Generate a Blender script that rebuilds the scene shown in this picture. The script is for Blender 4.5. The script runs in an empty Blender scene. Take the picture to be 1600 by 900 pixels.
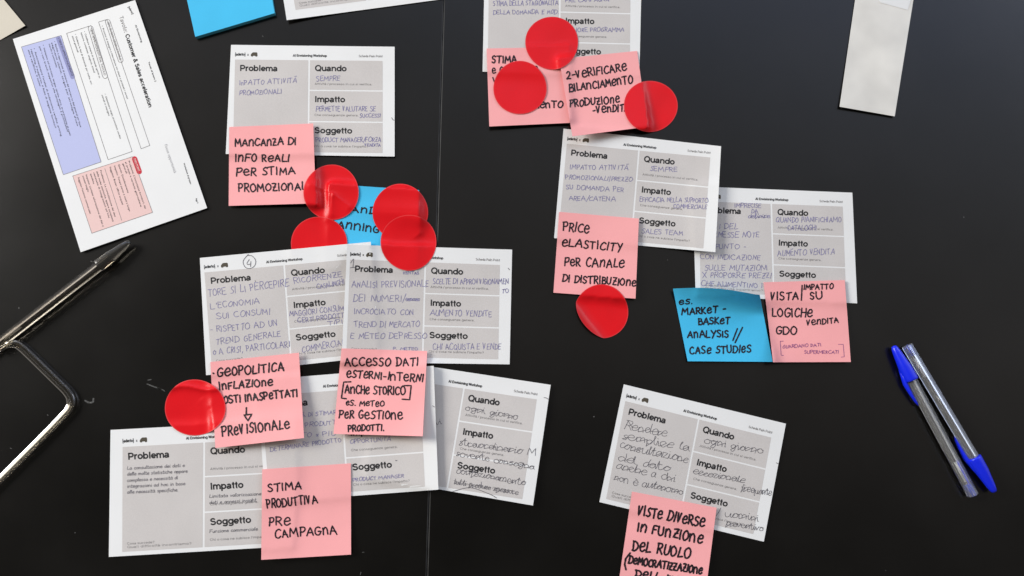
import bpy, math, random
import numpy as np
from mathutils import Vector, Matrix

C = bpy.context.scene.collection
SC = bpy.context.scene
RNG = random.Random(11)

# ------------------------------------------------------------------ camera
TILT = math.radians(11.0)
FPX = 1256.0                      # focal length in 1600-wide pixels
DIST = 0.702
CAM = np.array([0.0, -DIST * math.sin(TILT), DIST * math.cos(TILT)])
cd = bpy.data.cameras.new('camera')
cam = bpy.data.objects.new('camera', cd)
C.objects.link(cam)
cam.location = CAM
cam.rotation_euler = (TILT, 0, 0)
cd.sensor_width = 36.0
cd.lens = FPX / 1600 * 36.0
cd.clip_start = 0.01
cd.clip_end = 50
SC.camera = cam

# ------------------------------------------------------------------ world: dim room light
w = bpy.data.worlds.new('World')
SC.world = w
w.use_nodes = True
nt = w.node_tree
bg = nt.nodes['Background']
tc = nt.nodes.new('ShaderNodeTexCoord')
dot = nt.nodes.new('ShaderNodeVectorMath'); dot.operation = 'DOT_PRODUCT'
dot.inputs[1].default_value = (0.25, 0.80, 0.0)
nt.links.new(tc.outputs['Generated'], dot.inputs[0])
cr = nt.nodes.new('ShaderNodeValToRGB')
stops = [(0.0, (0.15, 0.14, 0.125)), (0.06, (0.13, 0.125, 0.12)), (0.15, (0.55, 0.50, 0.46)), (0.30, (0.62, 0.61, 0.61)), (0.42, (0.82, 0.90, 1.06)), (0.52, (1.35, 1.60, 2.35)), (0.62, (0.60, 0.64, 0.74)), (0.75, (0.35, 0.36, 0.38))]
for i, (p_, c_) in enumerate(stops):
    el = cr.color_ramp.elements[i] if i < 2 else cr.color_ramp.elements.new(p_)
    el.position = p_; el.color = (*c_, 1)
nt.links.new(dot.outputs['Value'], cr.inputs['Fac'])
nt.links.new(cr.outputs['Color'], bg.inputs['Color'])
bg.inputs['Strength'].default_value = 1.0

def area(name, loc, target, size, power, col):
    l = bpy.data.lights.new(name, 'AREA')
    l.shape = 'RECTANGLE'; l.size = size[0]; l.size_y = size[1]
    l.energy = power; l.color = col
    o = bpy.data.objects.new(name, l); C.objects.link(o)
    o.location = loc
    d = Vector(target) - Vector(loc)
    o.rotation_euler = d.to_track_quat('-Z', 'Y').to_euler()
    return o
area('window_light', (-3.5, 1.1, 1.95), (0, 0, 0), (1.7, 1.5), 184, (1.0, 0.972, 0.925))
area('second_window_light', (2.9, 2.6, 2.0), (0.1, 0, 0), (1.6, 1.3), 30, (0.86, 0.92, 1.0))

SC.view_settings.view_transform = 'Standard'
SC.view_settings.look = 'None'
SC.view_settings.exposure = 0.0
SC.view_settings.gamma = 1.0

# ------------------------------------------------------------------ pixel -> world
ct, st = math.cos(TILT), math.sin(TILT)
def unproj(px, z):
    """points of the photograph (N,2) to world points at height z (N,)"""
    px = np.asarray(px, float)
    a = (px[:, 0] - 800) / FPX
    b = (450 - px[:, 1]) / FPX
    dx = a; dy = b * ct + st; dz = b * st - ct
    t = (z - CAM[2]) / dz
    return np.stack([CAM[0] + dx * t, CAM[1] + dy * t, np.broadcast_to(z, t.shape)], 1)
def at(x, y, z=0.0):
    return Vector(unproj([(x, y)], np.array([z]))[0])

# ------------------------------------------------------------------ materials
def mat(name, col, rough=0.6, spec=0.3, grain=0.0, gscale=900.0, bump=0.0, bscale=600.0, blotch=0.0):
    m = bpy.data.materials.new(name); m.use_nodes = True
    n = m.node_tree; b = n.nodes['Principled BSDF']
    b.inputs['Base Color'].default_value = (*col, 1)
    b.inputs['Roughness'].default_value = rough
    b.inputs['Specular IOR Level'].default_value = spec
    tcn = n.nodes.new('ShaderNodeTexCoord')
    if grain or blotch:
        nz = n.nodes.new('ShaderNodeTexNoise'); nz.inputs['Scale'].default_value = gscale
        nz.inputs['Detail'].default_value = 3
        n.links.new(tcn.outputs['Object'], nz.inputs['Vector'])
        mr = n.nodes.new('ShaderNodeMapRange')
        mr.inputs['From Min'].default_value = 0.3; mr.inputs['From Max'].default_value = 0.7
        mr.inputs['To Min'].default_value = 1 - grain; mr.inputs['To Max'].default_value = 1 + grain
        n.links.new(nz.outputs['Fac'], mr.inputs['Value'])
        nz2 = n.nodes.new('ShaderNodeTexNoise'); nz2.inputs['Scale'].default_value = 28
        n.links.new(tcn.outputs['Object'], nz2.inputs['Vector'])
        mr2 = n.nodes.new('ShaderNodeMapRange')
        mr2.inputs['From Min'].default_value = 0.3; mr2.inputs['From Max'].default_value = 0.7
        mr2.inputs['To Min'].default_value = 1 - blotch; mr2.inputs['To Max'].default_value = 1 + blotch
        n.links.new(nz2.outputs['Fac'], mr2.inputs['Value'])
        mu = n.nodes.new('ShaderNodeMath'); mu.operation = 'MULTIPLY'
        n.links.new(mr.outputs['Result'], mu.inputs[0]); n.links.new(mr2.outputs['Result'], mu.inputs[1])
        vm = n.nodes.new('ShaderNodeVectorMath'); vm.operation = 'SCALE'
        vm.inputs[0].default_value = col
        n.links.new(mu.outputs['Value'], vm.inputs['Scale'])
        n.links.new(vm.outputs['Vector'], b.inputs['Base Color'])
    if bump:
        nb = n.nodes.new('ShaderNodeTexNoise'); nb.inputs['Scale'].default_value = bscale
        nb.inputs['Detail'].default_value = 4
        n.links.new(tcn.outputs['Object'], nb.inputs['Vector'])
        bp = n.nodes.new('ShaderNodeBump'); bp.inputs['Strength'].default_value = bump
        bp.inputs['Distance'].default_value = 0.0003
        n.links.new(nb.outputs['Fac'], bp.inputs['Height'])
        n.links.new(bp.outputs['Normal'], b.inputs['Normal'])
    return m

M = {}
M['paper'] = mat('white_paper', (0.83, 0.83, 0.812), 0.7, 0.25, 0.012, 1500, 0.10, 500, 0.015)
M['panel'] = mat('printed_grey', (0.612, 0.578, 0.550), 0.62, 0.25, 0.05, 1300, 0.10, 500, 0.03)
M['print'] = mat('black_print', (0.030, 0.029, 0.030), 0.6, 0.25, 0.15, 2500)
M['soft_print'] = mat('fine_grey_print', (0.20, 0.185, 0.18), 0.6, 0.25)
M['pale_print'] = mat('pale_grey_print', (0.40, 0.40, 0.41), 0.6, 0.25)
M['brown_print'] = mat('olive_brown_print', (0.085, 0.072, 0.05), 0.6, 0.25)
M['pen_blue'] = mat('violet_blue_pen_ink', (0.225, 0.205, 0.385), 0.5, 0.3, 0.35, 900)
M['pen_dark'] = mat('dark_pen_ink', (0.14, 0.13, 0.145), 0.5, 0.3, 0.3, 900)
M['pen_violet'] = mat('thin_violet_ink', (0.30, 0.09, 0.25), 0.5, 0.3)
M['marker'] = mat('black_marker_ink', (0.018, 0.010, 0.014), 0.5, 0.3)
M['pink'] = mat('pink_note_paper', (0.95, 0.415, 0.41), 0.75, 0.2, 0.02, 1200, 0.12, 450, 0.025)
M['blue'] = mat('blue_note_paper', (0.065, 0.53, 0.85), 0.7, 0.2, 0.02, 1200, 0.10, 450, 0.03)
M['blue_side'] = mat('blue_pad_side', (0.10, 0.48, 0.68), 0.8, 0.2, 0.12, 3000)
M['lilac'] = mat('lilac_print', (0.50, 0.53, 0.78), 0.65, 0.25, 0.03, 1500)
M['periwinkle'] = mat('periwinkle_print', (0.28, 0.29, 0.52), 0.65, 0.25, 0.04, 1500)
M['salmon'] = mat('salmon_print', (0.83, 0.58, 0.54), 0.65, 0.25, 0.03, 1500)
M['redprint'] = mat('red_print', (0.62, 0.025, 0.045), 0.6, 0.25)
M['beige'] = mat('beige_paper', (0.63, 0.58, 0.48), 0.7, 0.25, 0.02, 1200, 0.1, 500, 0.02)
M['backing'] = mat('glossy_backing_paper', (0.74, 0.715, 0.65), 0.36, 0.5, 0.012, 900, 0.6, 45, 0.10)
M['scuff'] = mat('grey_scuff', (0.10, 0.10, 0.095), 0.8, 0.1, 0.5, 800)

def sticker_mat():
    m = mat('red_vinyl', (0.78, 0.008, 0.014), 0.30, 0.20, 0.02, 800, 0.05, 200, 0.03)
    n = m.node_tree; b = n.nodes['Principled BSDF']
    tr = n.nodes.new('ShaderNodeBsdfTransparent')
    mx = n.nodes.new('ShaderNodeMixShader'); mx.inputs['Fac'].default_value = 0.035
    out = n.nodes['Material Output']
    n.links.new(b.outputs[0], mx.inputs[1]); n.links.new(tr.outputs[0], mx.inputs[2])
    n.links.new(mx.outputs[0], out.inputs['Surface'])
    return m
M['red'] = sticker_mat()
M['red_rim'] = mat('red_cut_edge', (0.76, 0.035, 0.04), 0.5, 0.3)

def clear_mat(name, col, rough=0.06, tr=0.91):
    m = bpy.data.materials.new(name); m.use_nodes = True
    b = m.node_tree.nodes['Principled BSDF']
    b.inputs['Base Color'].default_value = (*col, 1)
    b.inputs['Roughness'].default_value = rough
    b.inputs['IOR'].default_value = 1.52
    b.inputs['Transmission Weight'].default_value = tr
    return m
M['clear'] = clear_mat('clear_plastic', (0.96, 0.96, 0.95))
M['clear_warm'] = clear_mat('clear_warm_plastic', (0.96, 0.89, 0.76), 0.05, 1.0)
M['cap_smoke'] = clear_mat('smoky_cap_plastic', (0.16, 0.15, 0.13), 0.15, 0.8)
M['cap_blue'] = mat('blue_cap_plastic', (0.006, 0.022, 0.80), 0.28, 0.5)
M['plug_blue'] = mat('blue_plug_plastic', (0.02, 0.07, 0.62), 0.35, 0.5)
M['cap_black'] = mat('black_cap_plastic', (0.018, 0.017, 0.016), 0.25, 0.5)
M['refill'] = mat('dark_ink_refill', (0.035, 0.033, 0.045), 0.3, 0.4)
M['refill_white'] = mat('white_refill_tube', (0.72, 0.73, 0.75), 0.4, 0.4)

def table_mat():
    m = bpy.data.materials.new('black_tabletop'); m.use_nodes = True
    n = m.node_tree; b = n.nodes['Principled BSDF']
    tcn = n.nodes.new('ShaderNodeTexCoord')
    # dust specks with sparse random presence
    vo = n.nodes.new('ShaderNodeTexVoronoi'); vo.inputs['Scale'].default_value = 42
    n.links.new(tcn.outputs['Object'], vo.inputs['Vector'])
    lt = n.nodes.new('ShaderNodeMath'); lt.operation = 'LESS_THAN'; lt.inputs[1].default_value = 0.028
    n.links.new(vo.outputs['Distance'], lt.inputs[0])
    sep = n.nodes.new('ShaderNodeSeparateColor')
    n.links.new(vo.outputs['Color'], sep.inputs[0])
    gt = n.nodes.new('ShaderNodeMath'); gt.operation = 'GREATER_THAN'; gt.inputs[1].default_value = 0.74
    n.links.new(sep.outputs[0], gt.inputs[0])
    mu = n.nodes.new('ShaderNodeMath'); mu.operation = 'MULTIPLY'
    n.links.new(lt.outputs[0], mu.inputs[0]); n.links.new(gt.outputs[0], mu.inputs[1])
    # faint cloudy film
    nz = n.nodes.new('ShaderNodeTexNoise'); nz.inputs['Scale'].default_value = 7; nz.inputs['Detail'].default_value = 6
    n.links.new(tcn.outputs['Object'], nz.inputs['Vector'])
    r1 = n.nodes.new('ShaderNodeValToRGB')
    r1.color_ramp.elements[0].position = 0.35; r1.color_ramp.elements[0].color = (0.0018, 0.0016, 0.0013, 1)
    r1.color_ramp.elements[1].position = 0.75; r1.color_ramp.elements[1].color = (0.0062, 0.0056, 0.0049, 1)
    n.links.new(nz.outputs['Fac'], r1.inputs['Fac'])
    mix = n.nodes.new('ShaderNodeMix'); mix.data_type = 'RGBA'
    n.links.new(mu.outputs[0], mix.inputs['Factor'])
    n.links.new(r1.outputs['Color'], mix.inputs['A'])
    mix.inputs['B'].default_value = (0.13, 0.13, 0.125, 1)
    n.links.new(mix.outputs['Result'], b.inputs['Base Color'])
    r2 = n.nodes.new('ShaderNodeMapRange')
    r2.inputs['To Min'].default_value = 0.18; r2.inputs['To Max'].default_value = 0.28
    n.links.new(nz.outputs['Fac'], r2.inputs['Value'])
    n.links.new(r2.outputs['Result'], b.inputs['Roughness'])
    b.inputs['Specular IOR Level'].default_value = 0.38
    nb = n.nodes.new('ShaderNodeTexNoise'); nb.inputs['Scale'].default_value = 1400
    n.links.new(tcn.outputs['Object'], nb.inputs['Vector'])
    bp = n.nodes.new('ShaderNodeBump'); bp.inputs['Strength'].default_value = 0.12
    bp.inputs['Distance'].default_value = 0.0002
    n.links.new(nb.outputs['Fac'], bp.inputs['Height'])
    n.links.new(bp.outputs['Normal'], b.inputs['Normal'])
    return m
M['table'] = table_mat()
M['edge'] = mat('grey_table_edge', (0.032, 0.031, 0.030), 0.5, 0.3, 0.5, 60)  # bevel faces in mottled grey, paler than the black top

# ------------------------------------------------------------------ object helpers
def link(name, verts, faces, material, parent=None, origin=(0, 0, 0), smooth=False, mats=None, midx=None):
    me = bpy.data.meshes.new(name)
    o3 = np.asarray(origin, float)
    v = np.asarray(verts, float) - o3
    me.from_pydata(v.tolist(), [], [list(map(int, f)) for f in faces])
    for mm in (mats or [material]): me.materials.append(mm)
    if midx is not None:
        me.polygons.foreach_set('material_index', midx)
    if smooth:
        me.polygons.foreach_set('use_smooth', [True] * len(me.polygons))
    me.update()
    o = bpy.data.objects.new(name, me); C.objects.link(o)
    if parent is not None: o.parent = parent
    else: o.location = o3
    return o
def thing(name, label, cat, loc, group=None):
    o = bpy.data.objects.new(name, None); C.objects.link(o)
    o.location = loc; o.empty_display_size = 0.02
    tag(o, label, cat, group)
    return o
def tag(o, label, cat, group=None):
    o['label'] = label; o['category'] = cat
    if group: o['group'] = group

# ------------------------------------------------------------------ tabletops (two black tables pushed together)
def slab(name, outline, label):
    """outline: counter-clockwise xy corners; bevelled top edge"""
    th, bv = 0.025, 0.0009
    c = np.mean(outline, 0)
    n = len(outline); v = []; f = []
    def ring(inset, z):
        for i in range(n):
            p = np.array(outline[i]); a = np.array(outline[i - 1]); b_ = np.array(outline[(i + 1) % n])
            d1 = (a - p) / np.linalg.norm(a - p); d2 = (b_ - p) / np.linalg.norm(b_ - p)
            q = p + (d1 + d2) * inset
            v.append((q[0], q[1], z))
    prof = [(0, -th)] + [(bv * (1 - math.cos(k * math.pi / 8)), -bv + bv * math.sin(k * math.pi / 8)) for k in range(5)]
    for ins, z in prof: ring(ins, z)
    for k in range(len(prof) - 1):
        for i in range(n):
            j = (i + 1) % n
            f.append((k * n + i, k * n + j, (k + 1) * n + j, (k + 1) * n + i))
    f.append([ (len(prof) - 1) * n + i for i in range(n)])
    f.append([n - 1 - i for i in range(n)])
    o = link(name, v, f, M['table'], mats=[M['table'], M['edge']], midx=[0] * n + [1] * (n * (len(prof) - 2)) + [0, 0])
    o['kind'] = 'structure'; o['label'] = label; o['category'] = 'tabletop'
    return o
s0, s1 = at(693.5, 0), at(667, 900)
sd = (s1 - s0) / (s1.y - s0.y)
def seam(y): return s0.x + (s1.x - s0.x) * (y - s0.y) / (s1.y - s0.y)
g = 0.00025
YT, YB = 0.62, -0.62
tl = slab('tabletop', [(-0.95, YB), (seam(YB) - g, YB), (seam(YT) - g, YT), (-0.95, YT)], 'black tabletop left of the thin seam between two tables')
tr_ = slab('tabletop', [(seam(YB) + g, YB), (0.95, YB), (0.95, YT), (seam(YT) + g, YT)], 'black tabletop right of the thin seam between two tables')

# ------------------------------------------------------------------ height field: what lies on the table so far
CELL = 0.001
X0, Y0, NX, NY = -0.75, -0.50, 1500, 1050
HF = np.zeros((NY, NX))
def blur(a):
    p = np.pad(a, 2, mode='edge')
    b_ = sum(p[:, k:k + a.shape[1]] for k in range(5)) / 5
    return sum(b_[k:k + a.shape[0], :] for k in range(5)) / 5
def bil(a, gx, gy):
    gx = np.clip(gx, 0, a.shape[1] - 1.001); gy = np.clip(gy, 0, a.shape[0] - 1.001)
    i = gx.astype(int); j = gy.astype(int); fx = gx - i; fy = gy - j
    return (a[j, i] * (1 - fx) * (1 - fy) + a[j, i + 1] * fx * (1 - fy) + a[j + 1, i] * (1 - fx) * fy + a[j + 1, i + 1] * fx * fy)
def drape(P0, iters):
    """smoothed resting surface over the region of P0 (N,3); returns sampler"""
    i0 = int(max(0, (P0[:, 0].min() - X0) / CELL - 30)); i1 = int(min(NX, (P0[:, 0].max() - X0) / CELL + 30))
    j0 = int(max(0, (P0[:, 1].min() - Y0) / CELL - 30)); j1 = int(min(NY, (P0[:, 1].max() - Y0) / CELL + 30))
    H = HF[j0:j1, i0:i1]
    # one-cell dilation keeps the sheet clear of sharp steps
    p = np.pad(H, 1, mode='edge')
    Hd = np.max([p[a:a + H.shape[0], b_:b_ + H.shape[1]] for a in range(3) for b_ in range(3)], 0)
    D = Hd.copy()
    for _ in range(iters): D = np.maximum(Hd, blur(D))
    D = np.maximum(Hd, D)
    return lambda P: bil(D, (P[:, 0] - X0) / CELL - i0, (P[:, 1] - Y0) / CELL - j0)
def stamp(P):
    i = np.clip(((P[:, 0] - X0) / CELL + 0.5).astype(int), 0, NX - 1)
    j = np.clip(((P[:, 1] - Y0) / CELL + 0.5).astype(int), 0, NY - 1)
    np.maximum.at(HF, (j, i), P[:, 2])

TH = 0.00013
class Sheet:
    """a paper whose four corners lie at the given photo pixels, draped over what is below"""
    def __init__(s, corners, lift=None, nu=64, nv=48, iters=8, th=TH, gap=0.00006, bow=None):
        s.c = np.array(corners, float)                    # TL TR BR BL
        s.nu, s.nv, s.th = nu, nv, th
        U, V = np.meshgrid(np.linspace(0, 1, nu + 1), np.linspace(0, 1, nv + 1))
        s.U, s.V = U.ravel(), V.ravel()
        px = s.pix(s.U, s.V)
        if bow is not None: px = px + bow(s.U, s.V)
        L = lift(s.U, s.V) * 0.001 if lift else 0
        z = np.zeros(len(px))
        D = None
        for k in range(3):
            P = unproj(px, z)
            if D is None: D = drape(P, iters)
            z = D(P) + th + gap + L
        s.P3 = unproj(px, z)
        s.G = s.P3.reshape(nv + 1, nu + 1, 3)
        uu, vv = np.meshgrid(np.linspace(0, 1, nu * 5), np.linspace(0, 1, nv * 5))
        stamp(s.at_uv(uu.ravel(), vv.ravel()))
        s.centre = unproj([s.c.mean(0)], np.array([0.0]))[0]
        w_ = np.linalg.norm(s.G[0, 0] - s.G[0, -1]) * 1000; h_ = np.linalg.norm(s.G[0, 0] - s.G[-1, 0]) * 1000
        print('sheet %.0f x %.0f mm, zmax %.2f' % (w_, h_, z.max() * 1000))
    def pix(s, u, v):
        c = s.c
        return (c[0] * ((1 - u) * (1 - v))[:, None] + c[1] * (u * (1 - v))[:, None] + c[2] * (u * v)[:, None] + c[3] * ((1 - u) * v)[:, None])
    def uv(s, px):
        px = np.asarray(px, float); u = np.full(len(px), .5); v = np.full(len(px), .5); c = s.c
        for _ in range(8):
            r = s.pix(u, v) - px
            du = (c[1] - c[0]) * (1 - v)[:, None] + (c[2] - c[3]) * v[:, None]
            dv = (c[3] - c[0]) * (1 - u)[:, None] + (c[2] - c[1]) * u[:, None]
            det = du[:, 0] * dv[:, 1] - du[:, 1] * dv[:, 0]
            u = u - (r[:, 0] * dv[:, 1] - r[:, 1] * dv[:, 0]) / det
            v = v - (du[:, 0] * r[:, 1] - du[:, 1] * r[:, 0]) / det
        return u, v
    def at_uv(s, u, v):
        u = np.clip(u, 0.002, .998) * s.nu; v = np.clip(v, 0.002, .998) * s.nv
        return np.stack([bil(s.G[:, :, k], u, v) for k in range(3)], 1)
    def on(s, px, h):
        """photo pixels -> points on the sheet, h metres above it"""
        P = s.at_uv(*s.uv(px)); P[:, 2] += h
        return P
    def body(s, name, material, parent, origin, side=None):
        n = len(s.P3); nu, nv = s.nu, s.nv
        B = s.P3.copy(); B[:, 2] -= s.th
        f = []
        idx = lambda i, j: j * (nu + 1) + i
        for j in range(nv):
            for i in range(nu):
                f.append((idx(i, j + 1), idx(i + 1, j + 1), idx(i + 1, j), idx(i, j)))
                f.append((n + idx(i, j), n + idx(i + 1, j), n + idx(i + 1, j + 1), n + idx(i, j + 1)))
        top = len(f)
        ring = [idx(i, 0) for i in range(nu)] + [idx(nu, j) for j in range(nv)] + [idx(i, nv) for i in range(nu, 0, -1)] + [idx(0, j) for j in range(nv, 0, -1)]
        m = len(ring)
        o_ = 2 * n
        V = np.vstack([s.P3, B, s.P3[ring], B[ring]])
        for k in range(m):
            q = (k + 1) % m
            f.append((o_ + k, o_ + q, o_ + m + q, o_ + m + k))
        mi = [0] * top + [1 if side else 0] * m
        return link(name, V, f, material, parent, origin, smooth=True, mats=[material] + ([side] if side else []), midx=mi)

# ------------------------------------------------------------------ flat print on a sheet
def grid_patch(sheet, quad, h, nu=24, nv=20):
    q = np.array(quad, float)
    U, V = np.meshgrid(np.linspace(0, 1, nu + 1), np.linspace(0, 1, nv + 1)); U = U.ravel(); V = V.ravel()
    px = q[0] * ((1 - U) * (1 - V))[:, None] + q[1] * (U * (1 - V))[:, None] + q[2] * (U * V)[:, None] + q[3] * ((1 - U) * V)[:, None]
    P = sheet.on(px, h)
    f = [(j * (nu + 1) + i, (j + 1) * (nu + 1) + i, (j + 1) * (nu + 1) + i + 1, j * (nu + 1) + i + 1) for j in range(nv) for i in range(nu)]
    return P, f

def resample(p, step=2.5):
    out = [p[0]]
    for a, b in zip(p, p[1:]):
        n = max(1, int(math.ceil(np.hypot(*(b - a)) / step)))
        out += [a + (b - a) * k / n for k in range(1, n + 1)]
    return np.array(out)
class Ink:
    """collects strokes and letters in photo pixels, then lays them on a sheet"""
    def __init__(s): s.v = []; s.f = []
    def ribbon(s, pts, w, closed=False, taper=True):
        p = np.array(pts, float)
        if len(p) < 2: return
        keep = [0] + [i for i in range(1, len(p)) if np.hypot(*(p[i] - p[i - 1])) > 1e-3]
        p = p[keep]
        if len(p) < 2: return
        p = resample(p)
        d = np.diff(p, axis=0); d /= np.linalg.norm(d, axis=1)[:, None]
        if closed: t = np.vstack([(d[0] + d[-1])[None], d[:-1] + d[1:], (d[0] + d[-1])[None]])
        else: t = np.vstack([d[:1], d[:-1] + d[1:], d[-1:]])
        t /= np.maximum(np.linalg.norm(t, axis=1), 1e-6)[:, None]
        nrm = np.stack([-t[:, 1], t[:, 0]], 1)
        b = len(s.v); r = w / 2
        for i in range(len(p)):
            k = r * (1 + 0.10 * math.sin(i * 1.7 + p[0][0]))
            s.v += [tuple(p[i] + nrm[i] * k), tuple(p[i] - nrm[i] * k)]
        for i in range(len(p) - 1):
            s.f.append((b + 2 * i, b + 2 * i + 1, b + 2 * i + 3, b + 2 * i + 2))
        if not closed:
            for (q, tt, sgn) in ((p[0], t[0], -1), (p[-1], t[-1], 1)):
                c = len(s.v); nn = np.array([-tt[1], tt[0]])
                for k in range(6):
                    a = math.pi * k / 5
                    s.v.append(tuple(q + nn * r * math.cos(a) + tt * sgn * r * math.sin(a)))
                s.f.append(tuple(range(c, c + 6)))
    def flat(s, pts, w):
        p = resample(np.array(pts, float)); d = np.diff(p, axis=0); d /= np.maximum(np.linalg.norm(d, axis=1), 1e-9)[:, None]
        t = np.vstack([d[:1], d[:-1] + d[1:], d[-1:]])
        if np.hypot(*(p[0] - p[-1])) < 1e-6: t[0] = t[-1] = d[0] + d[-1]
        t /= np.maximum(np.linalg.norm(t, axis=1), 1e-6)[:, None]; nr = np.stack([-t[:, 1], t[:, 0]], 1) * w / 2; b = len(s.v)
        for q, n_ in zip(p, nr): s.v += [tuple(q + n_), tuple(q - n_)]
        s.f += [(b + 2 * i, b + 2 * i + 1, b + 2 * i + 3, b + 2 * i + 2) for i in range(len(p) - 1)]
    def poly(s, pts):
        b = len(s.v); s.v += [tuple(p) for p in pts]; s.f.append(tuple(range(b, b + len(pts))))
    def quad(s, a, b_, c, d): s.poly([a, b_, c, d])
    def build(s, name, sheet, material, parent, origin, h):
        if not s.v: return None
        P = sheet.on(np.array(s.v), h)
        # stagger overlapping strokes so no two faces share a plane
        return link(name, P, s.f, material, parent, origin)

_tcache = {}
def font_mesh(txt, bold):
    k = (txt, bold)
    if k in _tcache: return _tcache[k]
    cu = bpy.data.curves.new('t', 'FONT'); cu.body = txt; cu.size = 1.0; cu.resolution_u = 3; cu.offset = 0.016 if bold else 0.0
    if bold: cu.space_character = 1.0
    o = bpy.data.objects.new('t', cu); C.objects.link(o)
    dg = bpy.context.evaluated_depsgraph_get()
    me = bpy.data.meshes.new_from_object(o.evaluated_get(dg))
    v = np.array([tuple(x.co)[:2] for x in me.vertices]) if len(me.vertices) else np.zeros((0, 2))
    f = [tuple(p.vertices) for p in me.polygons]
    bpy.data.objects.remove(o); bpy.data.curves.remove(cu); bpy.data.meshes.remove(me)
    _tcache[k] = (v, f); return v, f
CAPH = font_mesh('H', False)[0][:, 1].max()
def type_text(ink, txt, p0, p1, cap, bold=False):
    v, f = font_mesh(txt, bold)
    if not len(v): return
    p0 = np.array(p0, float); d = np.array(p1, float) - p0; Ln = np.hypot(*d); d /= Ln
    up = np.array([d[1], -d[0]])
    x = (v[:, 0] - v[:, 0].min()) / (v[:, 0].max() - v[:, 0].min()) * Ln
    y = v[:, 1] / CAPH * cap
    b = len(ink.v)
    ink.v += [tuple(q) for q in (p0 + x[:, None] * d + y[:, None] * up)]
    ink.f += [tuple(b + i for i in ff) for ff in f]

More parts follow.
